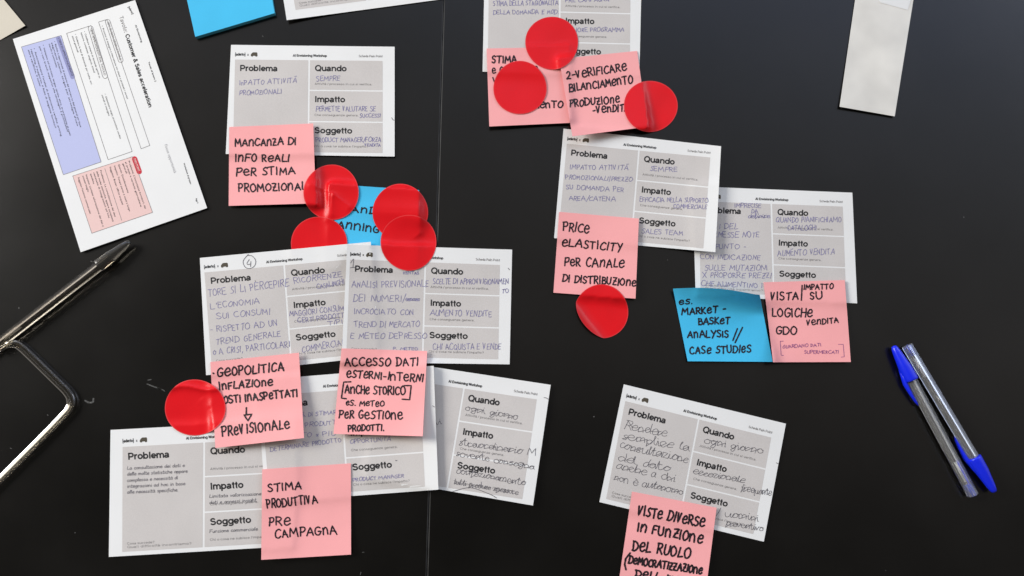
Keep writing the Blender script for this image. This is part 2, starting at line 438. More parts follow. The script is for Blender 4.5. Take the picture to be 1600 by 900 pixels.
# ------------------------------------------------------------------ grotesque print: even strokes with flat ends
def _arc(cx, cy, rx, ry, a0, a1, n=18):
    return [(cx + rx * math.cos(math.radians(a0 + (a1 - a0) * k / n)), cy + ry * math.sin(math.radians(a0 + (a1 - a0) * k / n))) for k in range(n + 1)]
def _grot():
    G = {}; B, X = .10, .64; my, ry = .37, .275
    o = _arc(.42, my, .30, ry, 0, 360, 28); bowl = _arc(.42, my, .29, ry, 0, 360, 28)
    arch = lambda x0, x1: [(x0, .38)] + _arc((x0 + x1) / 2, .40, (x1 - x0) / 2, .25, 180, 0) + [(x1, 0)]
    G['o'] = (.84, [o]); G['b'] = (.85, [[(.13, 0), (.13, 1)], bowl]); G['d'] = (.85, [[(.72, 0), (.72, 1)], bowl])
    G['p'] = (.85, [[(.13, .74), (.13, -.27)], bowl]); G['q'] = (.85, [[(.72, .74), (.72, -.27)], bowl])
    G['g'] = (.85, [[(.72, .74), (.72, .0)] + _arc(.42, -.03, .30, .16, 0, -160, 10), bowl])
    G['l'] = (.38, [[(.19, 0), (.19, 1)]]); G['i'] = (.38, [[(.19, 0), (.19, .74)], [(.19, .84), (.19, 1.0)]]); G['I'] = (.40, [[(.20, 0), (.20, 1)]])
    G['n'] = (.84, [[(.14, 0), (.14, .74)], arch(.14, .70)]); G['h'] = (.84, [[(.14, 0), (.14, 1)], arch(.14, .70)])
    G['m'] = (1.24, [[(.14, 0), (.14, .74)], arch(.14, .62), arch(.62, 1.10)])
    G['u'] = (.84, [[(.70, 0), (.70, .74)], [(.14, .74), (.14, .34)] + _arc(.42, .34, .28, .25, 180, 360)])
    G['r'] = (.53, [[(.14, 0), (.14, .74)], [(.14, .36)] + _arc(.42, .36, .28, .29, 180, 95, 8) + [(.50, .65)]])
    G['e'] = (.78, [[(.10, .36), (.68, .36)] + _arc(.39, my, .29, ry, 0, 322, 26)])
    G['c'] = (.76, [_arc(.39, my, .29, ry, 42, 318, 24)])
    G['a'] = (.78, [[(.62, .02), (.60, .2), (.60, .46)] + _arc(.37, .46, .23, .19, 0, 165, 12), [(.60, .40), (.34, .345)] + _arc(.29, .21, .20, .135, 90, 290, 14) + [(.50, .12), (.60, .24)]])
    G['s'] = (.72, [_arc(.35, .49, .22, .155, 25, 200, 12) + [(.35, .37)] + _arc(.36, .235, .24, .145, 60, -160, 14)])
    G['t'] = (.47, [[(.24, .94), (.24, .22)] + _arc(.36, .21, .12, .13, 180, 280, 8), [(.03, .655), (.43, .655)]])
    G['f'] = (.45, [[(.21, 0), (.21, .78)] + _arc(.34, .80, .13, .13, 180, 80, 8), [(.03, .655), (.42, .655)]])
    G['v'] = (.76, [[(.08, .74), (.38, .05)], [(.38, .05), (.68, .74)]]); G['k'] = (.76, [[(.14, 0), (.14, 1)], [(.66, .74), (.18, .28)], [(.32, .40), (.68, 0)]])
    G['z'] = (.70, [[(.06, .66), (.62, .66)], [(.58, .64), (.10, .10)], [(.06, .085), (.64, .085)]])
    G['P'] = (.93, [[(.16, 0), (.16, 1)], [(.16, .91), (.5, .91)] + _arc(.5, .66, .29, .25, 90, -90) + [(.16, .41)]])
    G['Q'] = (1.08, [_arc(.54, .5, .42, .42, 0, 360, 32), [(.60, .26), (.96, -.02)]])
    G['S'] = (.93, [_arc(.45, .70, .29, .215, 15, 205, 16) + [(.46, .50)] + _arc(.46, .305, .32, .225, 60, -165, 18)])
    G['C'] = (1.0, [_arc(.53, .5, .42, .42, 40, 320, 28)]); G['T'] = (.86, [[(.03, .91), (.83, .91)], [(.43, .9), (.43, 0)]])
    G['A'] = (1.0, [[(.06, 0), (.48, .98)], [(.48, .98), (.92, 0)], [(.22, .29), (.76, .29)]]); G['E'] = (.92, [[(.16, 0), (.16, 1)], [(.16, .91), (.82, .91)], [(.16, .51), (.76, .51)], [(.16, .09), (.84, .09)]])
    G['W'] = (1.34, [[(.06, 1), (.34, .04)], [(.34, .04), (.66, .96)], [(.66, .96), (.98, .04)], [(.98, .04), (1.27, 1)]])
    G['&'] = (1.0, [[(.92, 0), (.30, .70)] + _arc(.45, .76, .17, .16, 200, -20, 12) + [(.58, .62), (.30, .44)] + _arc(.36, .27, .25, .19, 130, 300, 12) + [(.68, .26), (.80, .48)]])
    G['x'] = (.72, [[(.06, .74), (.66, 0)], [(.66, .74), (.06, 0)]])
    G['\u00e0'] = (.78, G['a'][1] + [[(.20, 1.0), (.42, .84)]]); G[' '] = (.40, []); G['/'] = (.40, [[(.02, -.03), (.36, 1.0)]]); G['.'] = (.38, [[(.19, 0), (.19, .18)]])
    G[':'] = (.40, [[(.2, 0), (.2, .18)], [(.2, .56), (.2, .74)]]); G["'"] = (.26, [[(.13, .7), (.13, 1)]])
    G['?'] = (.80, [_arc(.40, .70, .26, .21, 170, -60, 12) + [(.40, .38), (.40, .28)], [(.40, 0), (.40, .17)]])
    G['['] = (.42, [[(.38, 1.04), (.14, 1.04), (.14, -.22), (.38, -.22)]]); G[']'] = (.42, [[(.04, 1.04), (.28, 1.04), (.28, -.22), (.04, -.22)]])
    return G
GROT = _grot()
def print_text(ink, txt, p0, p1, cap, weight=.19):
    p0 = np.array(p0, float); d = np.array(p1, float) - p0; Ln = np.hypot(*d); d /= Ln; up = np.array([d[1], -d[0]])
    nat = sum(GROT[c_][0] for c_ in txt); kx = Ln / nat; pos = 0
    for c_ in txt:
        wd, sts = GROT[c_]
        for q in sts: ink.flat([p0 + d * ((pos + x) * kx) + up * (y * cap) for x, y in q], weight * cap)
        pos += wd

# ------------------------------------------------------------------ handwriting: a stroke alphabet
GL = {
'A': '.74|0,0 .34,1 .72,0|.1,.36 .62,.36', 'B': '.6|0,0 .02,1|~0,1 .42,.96 .44,.62 .03,.53|~.03,.53 .56,.48 .54,.06 -.02,0',
'C': '.64|~.62,.84 .42,1 .12,.82 0,.45 .12,.1 .38,0 .64,.14', 'D': '.66|.03,0 .04,1|~-.04,.99 .4,.96 .66,.6 .58,.24 .3,.02 -.04,0',
'E': '.56|.54,.98 .02,1 0,0 .55,.02|.02,.52 .44,.54', 'F': '.55|.56,1 0,.98 0,0|0,.52 .42,.54',
'G': '.68|~.6,.86 .4,1 .1,.8 0,.42 .14,.06 .42,0 .62,.18 .62,.42|.36,.44 .66,.42', 'H': '.66|0,0 .02,1|.62,1 .62,0|.02,.5 .62,.52',
'I': '.16|.06,1 .05,0', 'J': '.5|~.45,1 .45,.25 .3,0 .05,.12', 'K': '.6|0,0 0,1|.55,1 .03,.45 .6,0', 'L': '.52|.06,1 0,.02 .54,.05',
'M': '.84|0,0 .08,1 .4,.3 .72,1 .82,0', 'N': '.68|0,0 .04,1 .58,.04 .62,1', 'O': '.7|~.34,1 .08,.8 0,.42 .16,.05 .42,.02 .66,.3 .64,.72 .4,1 .28,.98',
'P': '.56|.03,0 .03,1|~-.02,.98 .4,1 .54,.74 .34,.48 .03,.46', 'Q': '.72|~.34,1 .06,.75 .02,.3 .22,.02 .5,.06 .68,.4 .6,.8 .34,1|.42,.24 .74,-.1',
'R': '.6|.03,0 .03,1|~-.02,.98 .4,1 .52,.75 .34,.52 .05,.48|.22,.48 .6,0', 'S': '.55|~.52,.88 .3,1 .06,.84 .14,.6 .42,.44 .5,.18 .26,0 0,.1',
'T': '.64|-.02,.96 .64,1|.32,.98 .3,0', 'U': '.64|~.02,1 .02,.35 .16,.04 .42,.04 .58,.32 .6,1', 'V': '.68|0,1 .22,0 .46,.98',
'W': '.9|0,1 .2,0 .44,.7 .66,0 .9,1', 'X': '.58|0,1 .56,0|.54,1 .02,0', 'Y': '.6|0,1 .3,.5|.6,1 .16,-.1', 'Z': '.6|.02,.97 .56,1 .04,.02 .6,.03|.14,.5 .46,.52',
'a': '.52|~.44,.5 .24,.6 .03,.38 .08,.06 .26,.03 .43,.3 .44,.56 .43,.18 .54,.02', 'b': '.48|0,1 .01,.04|~.01,.36 .24,.6 .46,.36 .3,.02 .01,.06',
'c': '.44|~.42,.5 .24,.6 .03,.36 .1,.05 .28,0 .45,.12', 'd': '.52|~.42,.48 .22,.58 .03,.34 .1,.04 .28,.05 .42,.3|.46,1 .43,.14 .54,.02',
'e': '.46|~.03,.3 .4,.36 .36,.58 .18,.6 .02,.36 .08,.06 .26,0 .46,.12', 'f': '.36|~.38,.92 .24,1 .14,.8 .13,.2 .08,-.25|0,.56 .32,.58',
'g': '.5|~.42,.5 .22,.6 .03,.38 .1,.1 .28,.1 .42,.4 .44,.55 .4,-.1 .22,-.34 .02,-.2', 'h': '.5|0,1 .02,0|~.02,.36 .22,.6 .4,.44 .42,.02',
'i': '.18|.06,.56 .08,.04 .16,.02|.08,.8 .1,.84', 'j': '.2|~.1,.56 .1,-.15 -.05,-.3|.1,.8 .12,.84', 'k': '.46|0,1 0,0|.38,.58 .03,.26 .44,0',
'l': '.2|~.02,.5 .14,.9 .1,1 .04,.8 .05,.15 .18,.02', 'm': '.78|.02,.56 .03,0|~.03,.38 .2,.6 .33,.45 .34,.02|~.34,.38 .52,.6 .66,.45 .68,.02',
'n': '.5|.02,.56 .03,0|~.03,.36 .22,.6 .4,.44 .42,.02', 'o': '.5|~.24,.6 .04,.42 .05,.14 .24,.01 .44,.2 .42,.48 .24,.6 .36,.54 .5,.5',
'p': '.48|.02,.58 .02,-.34|~.02,.38 .24,.6 .46,.36 .28,.03 .02,.12', 'q': '.5|~.42,.5 .22,.6 .03,.36 .12,.04 .3,.06 .42,.3|.43,.58 .42,-.34 .52,-.2',
'r': '.38|.02,.58 .04,0|~.04,.34 .18,.56 .36,.54', 's': '.42|~.36,.54 .2,.6 .06,.46 .2,.32 .36,.16 .2,0 .02,.06',
't': '.36|~.14,.95 .12,.2 .2,0 .36,.08|0,.62 .32,.64', 'u': '.5|~.02,.56 .04,.16 .16,0 .34,.12 .42,.56 .42,.1 .52,.02', 'v': '.44|0,.56 .18,0 .42,.58',
'z': '.44|.02,.56 .38,.58 .04,.02 .44,.04', 'x': '.42|0,.56 .4,0|.4,.58 .02,0', 'y': '.46|0,.56 .2,.06|.44,.58 .06,-.32', 'w': '.7|0,.56 .16,0 .34,.5 .52,0 .7,.56',
'0': '.6|~.3,1 .04,.7 .06,.2 .3,0 .56,.3 .5,.8 .3,1', '1': '.3|0,.7 .22,1 .2,0', '2': '.55|~.02,.8 .2,1 .46,.86 .4,.5 .02,.04|.02,.04 .56,.02',
'4': '.58|.3,1 0,.4 .56,.42|.44,.72 .4,-.05', '-': '.42|.04,.44 .4,.47', '/': '.3|.36,1.15 -.04,-.2', "'": '.14|.08,1.05 .04,.78', '.': '.16|.06,.04 .09,.0',
',': '.16|.09,.08 .02,-.16', '(': '.28|~.26,1.1 .06,.7 .06,.2 .22,-.12', ')': '.28|~.04,1.1 .24,.7 .22,.2 .06,-.12', ' ': '.34|',
'\u00c0': '.74|0,0 .34,1 .72,0|.1,.36 .62,.36|.2,1.22 .62,1.3', '\u00e0': '.52|~.44,.5 .24,.6 .03,.38 .08,.06 .26,.03 .43,.3 .44,.56 .43,.18 .54,.02|.16,.9 .34,.74',
'\u00e8': '.46|~.03,.3 .4,.36 .36,.58 .18,.6 .02,.36 .08,.06 .26,0 .46,.12|.12,.92 .3,.76', '\u2022': '.3|.1,.42 .16,.46 .12,.5',
}
_gl = {}
def glyph(ch):
    if ch in _gl: return _gl[ch]
    s = GL[ch].split('|'); st_ = []
    for t in s[1:]:
        if not t: continue
        sm = t[0] == '~'; t = t.lstrip('~')
        st_.append((sm, [tuple(map(float, q.split(','))) for q in t.split()]))
    _gl[ch] = (float(s[0]), st_); return _gl[ch]
def catmull(p, n=5):
    p = [np.array(q) for q in p]
    if len(p) < 3: return p
    P = [2 * p[0] - p[1]] + p + [2 * p[-1] - p[-2]]; out = []
    for i in range(1, len(P) - 2):
        a, b, c, d = P[i - 1:i + 3]
        for k in range(n):
            t = k / n
            out.append(0.5 * (2 * b + (c - a) * t + (2 * a - 5 * b + 4 * c - d) * t * t + (3 * b - a - 3 * c + d) * t ** 3))
    out.append(p[-1]); return out
def write(ink, txt, x0, y0, x1, y1, cap, w, style='caps'):
    """one hand-written line with its baseline from (x0,y0) to (x1,y1) in photo pixels"""
    R = random.Random(hash_str(txt) + int(x0))
    j = {'caps': .055, 'marker': .038, 'cursive': .05, 'neat': .012}[style]
    lc = 1.42 if style == 'marker' else 1.0
    gap = {'caps': .19, 'marker': .22, 'cursive': .06, 'neat': .10}[style]
    slant = {'caps': .06, 'marker': .04, 'cursive': .03, 'neat': .10}[style]
    pos = 0; strokes = []; prev = None
    for ch in txt:
        wd, sts = glyph(ch)
        k = (lc if ch.islower() else 1.0) * R.uniform(1 - 2 * j, 1 + 2 * j)
        kx = k * R.uniform(1 - 2.5 * j, 1 + 2.5 * j); dy = R.uniform(-j, j) * 1.3; sl = slant + R.uniform(-j, j) * 2.4; ro = R.uniform(-j, j) * 2.2
        first = None
        for si, (sm, pts) in enumerate(sts):
            q = [np.array([pos + (x * kx) + (y * k) * sl + R.uniform(-j, j) * .8, y * k + dy + (x - wd / 2) * ro + R.uniform(-j, j) * .8]) for x, y in pts]
            if not sm and len(q) > 1 and style != 'neat':        # a hand never draws quite straight
                qq = [q[0]]
                for a, b in zip(q, q[1:]):
                    m_ = (a + b) / 2 + np.array([R.uniform(-j, j), R.uniform(-j, j)])
                    qq += [m_, b]
                q = qq
            if sm: q = catmull(q)
            if si == 0 and style == 'cursive' and prev is not None and ch.isalpha() and ch.islower():
                strokes.append([prev, (prev + q[0]) / 2 + np.array([0, -.04]), q[0]])
            strokes.append(q)
            if si == 0: first = q
        if first is not None and ch.isalpha(): prev = first[-1]
        else: prev = None
        pos += wd * kx + gap
    nat = max(pos - gap, .1)
    p0 = np.array([x0, y0]); d = np.array([x1 - x0, y1 - y0], float); Ln = np.hypot(*d); d /= Ln; up = np.array([d[1], -d[0]])
    for q in strokes:
        ink.ribbon([p0 + d * (a[0] / nat * Ln) + up * (a[1] * cap) for a in q], w)
def hash_str(s):
    h = 7
    for c_ in s: h = (h * 31 + ord(c_)) % 100003
    return h

# ------------------------------------------------------------------ lifts (mm): how papers curl
def waves(seed, amp=0.5):
    R = random.Random(seed); a = [R.uniform(0, 6.28) for _ in range(4)]; k = [R.uniform(.7, 1.6) for _ in range(4)]
    def f(u, v):
        z = np.sin(u * 3.1 * k[0] + a[0]) * np.sin(v * 3.1 * k[1] + a[1]) + .5 * np.sin((u + v) * 4 * k[2] + a[2])
        return 1.6 * amp * (z + 1.5) / 1.5
    return f
def edge_lift(bottom=0, top=0, left=0, right=0, p=2.0, extra=None):
    def f(u, v):
        z = bottom * v ** p + top * (1 - v) ** p + left * (1 - u) ** p + right * u ** p
        return z + (extra(u, v) if extra else 0)
    return f
def corner_lift(**k):
    def f(u, v):
        z = 0
        if 'tl' in k: z = z + k['tl'] * np.clip(1 - (u + v) / .5, 0, 1) ** 2
        if 'tr' in k: z = z + k['tr'] * np.clip(1 - (1 - u + v) / .5, 0, 1) ** 2
        if 'bl' in k: z = z + k['bl'] * np.clip(1 - (u + 1 - v) / .5, 0, 1) ** 2
        if 'br' in k: z = z + k['br'] * np.clip(1 - (2 - u - v) / .5, 0, 1) ** 2
        return z
    return f
def both(*fs): return lambda u, v: sum(f(u, v) for f in fs)

# ------------------------------------------------------------------ workshop cards
H_PANEL, H_PRINT, H_HAND = 0.00006, 0.00012, 0.00017
def lerp(q, u, v):
    q = np.array(q, float)
    return q[0] * (1 - u) * (1 - v) + q[1] * u * (1 - v) + q[2] * u * v + q[3] * (1 - u) * v
CARD_GROUP = 'printed workshop cards with grey panels'
def card(label, corners, block, hand, lift=None, problem_note=False, iters=10, marks=(), title=True, logo=True):
    sh = Sheet(corners, lift, iters=iters)
    o3 = sh.centre
    t = thing('workshop_card', label, 'printed card', o3, CARD_GROUP)
    sh.body('paper', M['paper'], t, o3)
    B = block
    L = lambda u, v: tuple(lerp(B, u, v))
    Hb = np.hypot(*(np.array(L(0.5, 1)) - np.array(L(0.5, 0)))); Wb = np.hypot(*(np.array(L(1, .5)) - np.array(L(0, .5))))
    rects = [(0, .4965, 0, 1), (.5085, 1, 0, .319), (.5085, 1, .334, .659), (.5085, 1, .674, 1)]
    heads = [('Problema', .034, .29, .125), ('Quando', .542, .757, .118), ('Impatto', .542, .748, .455), ('Soggetto', .542, .797, .794)]
    caps = [[('Cosa succede?', .03, .20, .935), ('Quali difficolt\u00e0 incontriamo?', .03, .43, .968)],
            [("Attivit\u00e0 / processo in cui si verifica.", .541, .93, .268)],
            [('Che conseguenze genera.', .541, .84, .606)],
            [("Chi o cosa ne subisce l'impatto?", .541, .905, .945)]]
    for k in range(4):
        u0, u1, v0, v1 = rects[k]
        P, f = grid_patch(sh, [L(u0, v0), L(u1, v0), L(u1, v1), L(u0, v1)], H_PANEL, 40, 40 if k == 0 else 16)
        pn = link('panel', P, f, M['panel'], t, o3, smooth=True)
        ik = Ink(); tx, a, b, y = heads[k]
        print_text(ik, tx, L(a, y), L(b, y), Hb * .066, .22); ik.build('heading', sh, M['print'], pn, o3, H_PRINT)
        ik = Ink()
        for tx, a, b, y in caps[k]: print_text(ik, tx, L(a, y), L(b, y), Hb * .024, .13)
        ik.build('caption', sh, M['soft_print'], pn, o3, H_PRINT)
        by = {}
        for h in hand:
            if h[0] == k: by.setdefault(h[8], []).append(h)
        for mk, hs in by.items():
            ik = Ink()
            for (_, tx, x0, y0, x1, y1, c_, st_, mk_) in hs:
                write(ik, tx, x0, y0, x1, y1, c_ * .93, {'caps': .82, 'cursive': 0.78, 'neat': .72}[st_], st_)
            ik.build('handwriting', sh, M[mk], pn, o3, H_HAND)
    if title:
        ik = Ink(); print_text(ik, 'AI Envisioning Workshop', L(.392, -.037), L(.622, -.037), Hb * .027, .20)
        ik.build('header_title', sh, M['print'], t, o3, H_PRINT)
    ik = Ink(); print_text(ik, 'Scheda Pain Point', L(.838, -.038), L(1.0, -.038), Hb * .026, .12)
    ik.build('header_tag', sh, M['soft_print'], t, o3, H_PRINT)
    if logo:
        ik = Ink(); print_text(ik, '[aderto]', L(.0, -.042), L(.069, -.042), Hb * .031, .19); print_text(ik, 'x', L(.082, -.042), L(.092, -.042), Hb * .026, .14)
        ik.build('logo_text', sh, M['print'], t, o3, H_PRINT)
        ik = Ink()
        van = [(.106, -.042), (.107, -.058), (.115, -.074), (.122, -.080), (.146, -.080), (.150, -.073), (.151, -.042), (.147, -.034), (.140, -.034), (.136, -.042), (.122, -.042), (.118, -.034), (.111, -.034)]
        ik.poly([L(*p) for p in van]); ik.build('logo_van', sh, M['brown_print'], t, o3, H_PRINT)
    if marks:
        ik = Ink()
        for pts in marks: ik.ribbon(catmull(pts), .9)
        ik.build('pen_mark', sh, M['pen_dark'], t, o3, H_HAND)
    return sh

def hw(k, tx, x0, y0, x1, y1, c, st='caps', mk='pen_blue'): return (k, tx, x0, y0, x1, y1, c, st, mk)

# ------------------------------------------------------------------ sticky notes
def note(label, corners, lines, mk='pink', lift=None, strokes=(), thin=(), group=None, iters=7, bow=None, w=2.25, thin_strokes=()):
    base = lift; sd_ = int(corners[0][0])
    lift = both((lambda u, v: 1.8 * base(u, v)), waves(sd_, .35))
    sh = Sheet(corners, lift, 40, 40, iters, th=0.00012, bow=bow)
    o3 = sh.centre
    t = thing('sticky_note', label, 'sticky note', o3, group or ('pink sticky notes with marker writing' if mk == 'pink' else 'blue sticky notes with marker writing'))
    sh.body('note_paper', M[mk], t, o3)
    ik = Ink()
    for (tx, x0, y0, x1, y1, c_) in lines: write(ik, tx, x0, y0, x1, y1, c_, w if c_ > 9 else w * .85, 'marker')
    for pts in strokes: ik.ribbon(pts, w)
    ik.build('handwriting', sh, M['marker'], t, o3, H_HAND)
    if thin or thin_strokes:
        ik = Ink()
        for (tx, x0, y0, x1, y1, c_) in thin: write(ik, tx, x0, y0, x1, y1, c_, .8, 'caps')
        for pts in thin_strokes: ik.ribbon(pts, .8)
        ik.build('pen_writing', sh, M['pen_violet'], t, o3, H_HAND)
    return sh

# ------------------------------------------------------------------ round red stickers
def sticker(label, c, r, lift=None, iters=6, name='dot_sticker', curl=None):
    nr, ns = 22, 80; th = 0.00009
    rx, ry = (r, r) if not isinstance(r, tuple) else r
    rad = np.concatenate([np.linspace(0, .972, nr), [1.0]])
    px = [(c[0], c[1])]; uv = [(0, 0)]
    for q in rad[1:]:
        for k in range(ns):
            a = 2 * math.pi * k / ns
            px.append((c[0] + rx * q * math.cos(a), c[1] + ry * q * math.sin(a))); uv.append((q * math.cos(a), q * math.sin(a)))
    px = np.array(px); uv = np.array(uv)
    if curl:
        sx, sy, s0_, k_ = curl; sd2 = uv[:, 0] * sx + uv[:, 1] * sy; cut = np.clip(sd2 - s0_, 0, None) * (1 - k_)
        px = px - np.stack([cut * sx * rx, cut * sy * ry], 1)
    z = np.zeros(len(px)); D = None
    R2 = random.Random(int(c[0])); wa = [R2.uniform(0, 6.28) for _ in range(4)]; base_lift = lift
    def lift(x, y):
        z = .16 * (np.sin(3.2 * x + wa[0]) * np.sin(2.7 * y + wa[1]) + .5 * np.sin(5 * x + 3 * y + wa[2]) + 1.5)
        z = z + .22 * np.clip(np.hypot(x, y) - .55, 0, 1) * (1 + np.sin(np.arctan2(y, x) * 2 + wa[3]))
        return z + (base_lift(x, y) if base_lift else 0)
    px = px + (uv / np.maximum(np.hypot(uv[:, 0], uv[:, 1]), 1e-6)[:, None]) * (np.hypot(uv[:, 0], uv[:, 1]) * .45 * np.sin(3 * np.arctan2(uv[:, 1], uv[:, 0]) + wa[0]))[:, None]
    L = lift(uv[:, 0], uv[:, 1]) * .001
    for _ in range(3):
        P = unproj(px, z)
        if D is None: D = drape(P, iters)
        z = D(P) + th + .00005 + L
    P = unproj(px, z); n = len(P)
    Bt = P.copy(); Bt[:, 2] -= th
    f = []; mi = []
    R_ = len(rad) - 1
    for k in range(ns):
        f.append((0, 1 + (k + 1) % ns, 1 + k)); mi.append(0)
        f.append((n, n + 1 + k, n + 1 + (k + 1) % ns)); mi.append(0)
    for i in range(R_ - 1):
        for k in range(ns):
            a = 1 + i * ns + k; b = 1 + i * ns + (k + 1) % ns
            f.append((a, b, b + ns, a + ns)); mi.append(1 if i == R_ - 2 else 0)
            f.append((n + a, n + a + ns, n + b + ns, n + b)); mi.append(0)
    o_ = 2 * n; ring = [1 + (R_ - 1) * ns + k for k in range(ns)]
    V = np.vstack([P, Bt, P[ring], Bt[ring]])
    for k in range(ns):
        q = (k + 1) % ns
        f.append((o_ + k, o_ + ns + k, o_ + ns + q, o_ + q)); mi.append(1)
    # stamp the disk on the height field
    for q in np.linspace(0, 1, 60):
        t_ = np.linspace(0, 2 * math.pi, 200)
        pp = np.stack([c[0] + rx * q * np.cos(t_), c[1] + ry * q * np.sin(t_)], 1)
        S = unproj(pp, np.full(200, 0.0)); zz = D(S) + th + .00005
        if lift: zz = zz + lift(q * np.cos(t_), q * np.sin(t_)) * .001
        stamp(unproj(pp, zz))
    o3 = unproj([c], np.array([0.0]))[0]
    ob = link(name, V, f, M['red'], None, o3, smooth=True, mats=[M['red'], M['red_rim']], midx=mi)
    tag(ob, label, 'sticker', 'round red stickers')
    return ob
def ridge(p, q, h, w, fade=1.0):
    """a crease from p to q in the unit disk"""
    p = np.array(p); q = np.array(q); d = q - p; Ln = np.hypot(*d); d = d / Ln
    def f(x, y):
        t = ((x - p[0]) * d[0] + (y - p[1]) * d[1]) / Ln
        s = (x - p[0]) * -d[1] + (y - p[1]) * d[0]
        return h * np.exp(-np.abs(s) / w) * np.clip(np.minimum(t, 1 - t) * 6 + .2, 0, 1)
    return f

# ================================================================== THE OBJECTS, bottom of each pile first
# --- pale backing strip, beige corner, pad, header-side card at the top edge
sh = Sheet([(1341, -34), (1431, -24), (1398, 181.8), (1311.8, 166.7)], both(waves(5, .5), edge_lift(bottom=1.5)), 40, 60, 4)
t = thing('backing_strip', 'pale glossy paper strip lying alone at the top right of the table', 'paper strip', sh.centre)
sh.body('strip_paper', M['backing'], t, sh.centre)
fl = Sheet([(1342, -36), (1432, -26), (1418, 15.5), (1376, 4)], None, 20, 20, 3)
fl.body('folded_flap', M['paper'], t, sh.centre)

sh = Sheet([(-62, -40), (-20, -32), (39.5, 40), (-34, 82)], edge_lift(right=1.5), 30, 30, 4)
t = thing('paper_scrap', 'beige paper corner reaching in at the top left corner', 'paper', sh.centre)
sh.body('scrap_paper', M['beige'], t, sh.centre)

sh = Sheet([(276, -72), (408, -102), (429, 20.5), (305, 57.5)], None, 30, 30, 3, th=0.0042)
t = thing('sticky_note_pad', 'thick blue pad of blank sticky notes at the top edge', 'note pad', sh.centre)
sh.body('note_stack', M['blue'], t, sh.centre, side=M['blue_side'])

# --- large printed sheet, turned on its side
K = Sheet([(211, 0), (323.6, 325), (126, 394), (20, 61)], both(waves(3, .5), edge_lift(top=1.2, bottom=.8)), 70, 60, 4)
t = thing('printed_sheet', 'white printed worksheet with lilac and salmon boxes, turned on its side at left', 'printed sheet', K.centre)
K.body('paper', M['paper'], t, K.centre)
def box(name, quad, mk, h=H_PANEL, edge=None):
    P, f = grid_patch(K, quad, h, 30, 16)
    o = link(name, P, f, M[mk], t, K.centre, smooth=True)
    if edge:
        ik = Ink(); q = list(quad) + [quad[0]]
        for a, b in zip(q, q[1:]): ik.ribbon([a, b], .6)
        ik.build('border', K, M[edge], o, K.centre, H_PRINT)
    return o
def pill(ik, p0, p1, w):
    p0 = np.array(p0, float); p1 = np.array(p1, float); d = (p1 - p0) / np.hypot(*(p1 - p0)); n_ = np.array([d[1], -d[0]]); pts = []
    for k in range(7):
        a = math.pi / 2 + math.pi * k / 6; pts.append(p0 + (d * math.cos(a) + n_ * math.sin(a)) * w / 2 )
    for k in range(7):
        a = -math.pi / 2 + math.pi * k / 6; pts.append(p1 + (d * math.cos(a) + n_ * math.sin(a)) * w / 2)
    return pts
def lines(parent, items, cap, mk='print', name='text', bold=False):
    ik = Ink()
    for tx, p0, p1 in items: type_text(ik, tx, p0, p1, cap, bold)
    ik.build(name, K, M[mk], parent, K.centre, H_HAND)
ik = Ink(); type_text(ik, '[aderto]', (200, 11), (206.3, 22.6), 3.2, True); ik.build('logo_text', K, M['print'], t, K.centre, H_PRINT)
ik = Ink(); print_text(ik, 'Tavolo:', (186, 26.3), (194.3, 52), 6.6, .10); ik.build('title_prefix', K, M['soft_print'], t, K.centre, H_PRINT)
ik = Ink(); print_text(ik, 'Customer & Sales acceleration', (195.4, 54.5), (232.4, 168.3), 6.6, .20); ik.build('title', K, M['print'], t, K.centre, H_PRINT)
for nm, tx, p0, p1, c_ in (('header_title', 'AI Envisioning', (210.8, 39), (220.6, 66.5), 2.4), ('header_tag', 'Tavolo di lavoro 2', (231.4, 97), (242, 128), 2.4), ('footer_text', 'Worksheet di gruppo', (286.5, 255), (297.4, 288), 2.2), ('page_number', 'Page 4', (305.4, 310.5), (308, 318), 2.4)):
    ik = Ink(); type_text(ik, tx, p0, p1, c_, True); ik.build(nm, K, M['print'], t, K.centre, H_PRINT)
ik = Ink(); type_text(ik, 'Focus opportunit\u00e0', (257, 226.5), (272, 270.5), 4.2); ik.build('subtitle', K, M['pale_print'], t, K.centre, H_PRINT)
# outlined boxes
ik = Ink()
for q in ([(167, 30.5), (234, 227.3), (220.5, 232.5), (154, 34.4)], [(142, 40), (206.5, 236.7), (169, 249.5), (104, 52.2)]):
    q = q + [q[0]]
    for a, b in zip(q, q[1:]): ik.ribbon([a, b], .6)
pl = []
for p0, p1 in (((168.3, 34), (188.5, 94)), ((141.5, 44), (164.2, 119))):
    pp = pill(ik, p0, p1, 7.4); ik.ribbon(pp + [pp[0]], .65)
bx = ik.build('outlined_boxes', K, M['soft_print'], t, K.centre, H_PRINT)
lines(bx, [('TEMA ENVISION GENERALE TAVOLO', (167.2, 34.5), (187.0, 94)), ('TEMI APPROFONDITI DAL TAVOLO', (140.3, 44.5), (162.6, 118))], 3.0, 'soft_print')
lines(bx, [('\u2022  Processi di impegno e interazione tra clienti e prodotti / servizi', (158.6, 40.5), (198.2, 154.5)),
           ("\u2022  Costificare scenario di domanda agendo su", (131, 49.5), (155, 122)), ('lettura, contesto, stagioni, trend', (126, 51.5), (146.6, 113.6)),
           ("\u2022  Definire le fasi di domanda per scelte, ecc.", (116.6, 53.5), (142.5, 132.8)), ('azioni gestionali', (112.2, 56.5), (121, 82)),
           ('\u2022  Ottimizzare target, promozioni, vendite', (163, 147), (187.4, 217)), ('canali e margini', (158.6, 148.5), (169.6, 181))], 2.3)
lb = box('lilac_box', [(95.5, 55.5), (158, 253), (99, 273), (33.5, 73.3)], 'lilac', edge='soft_print')
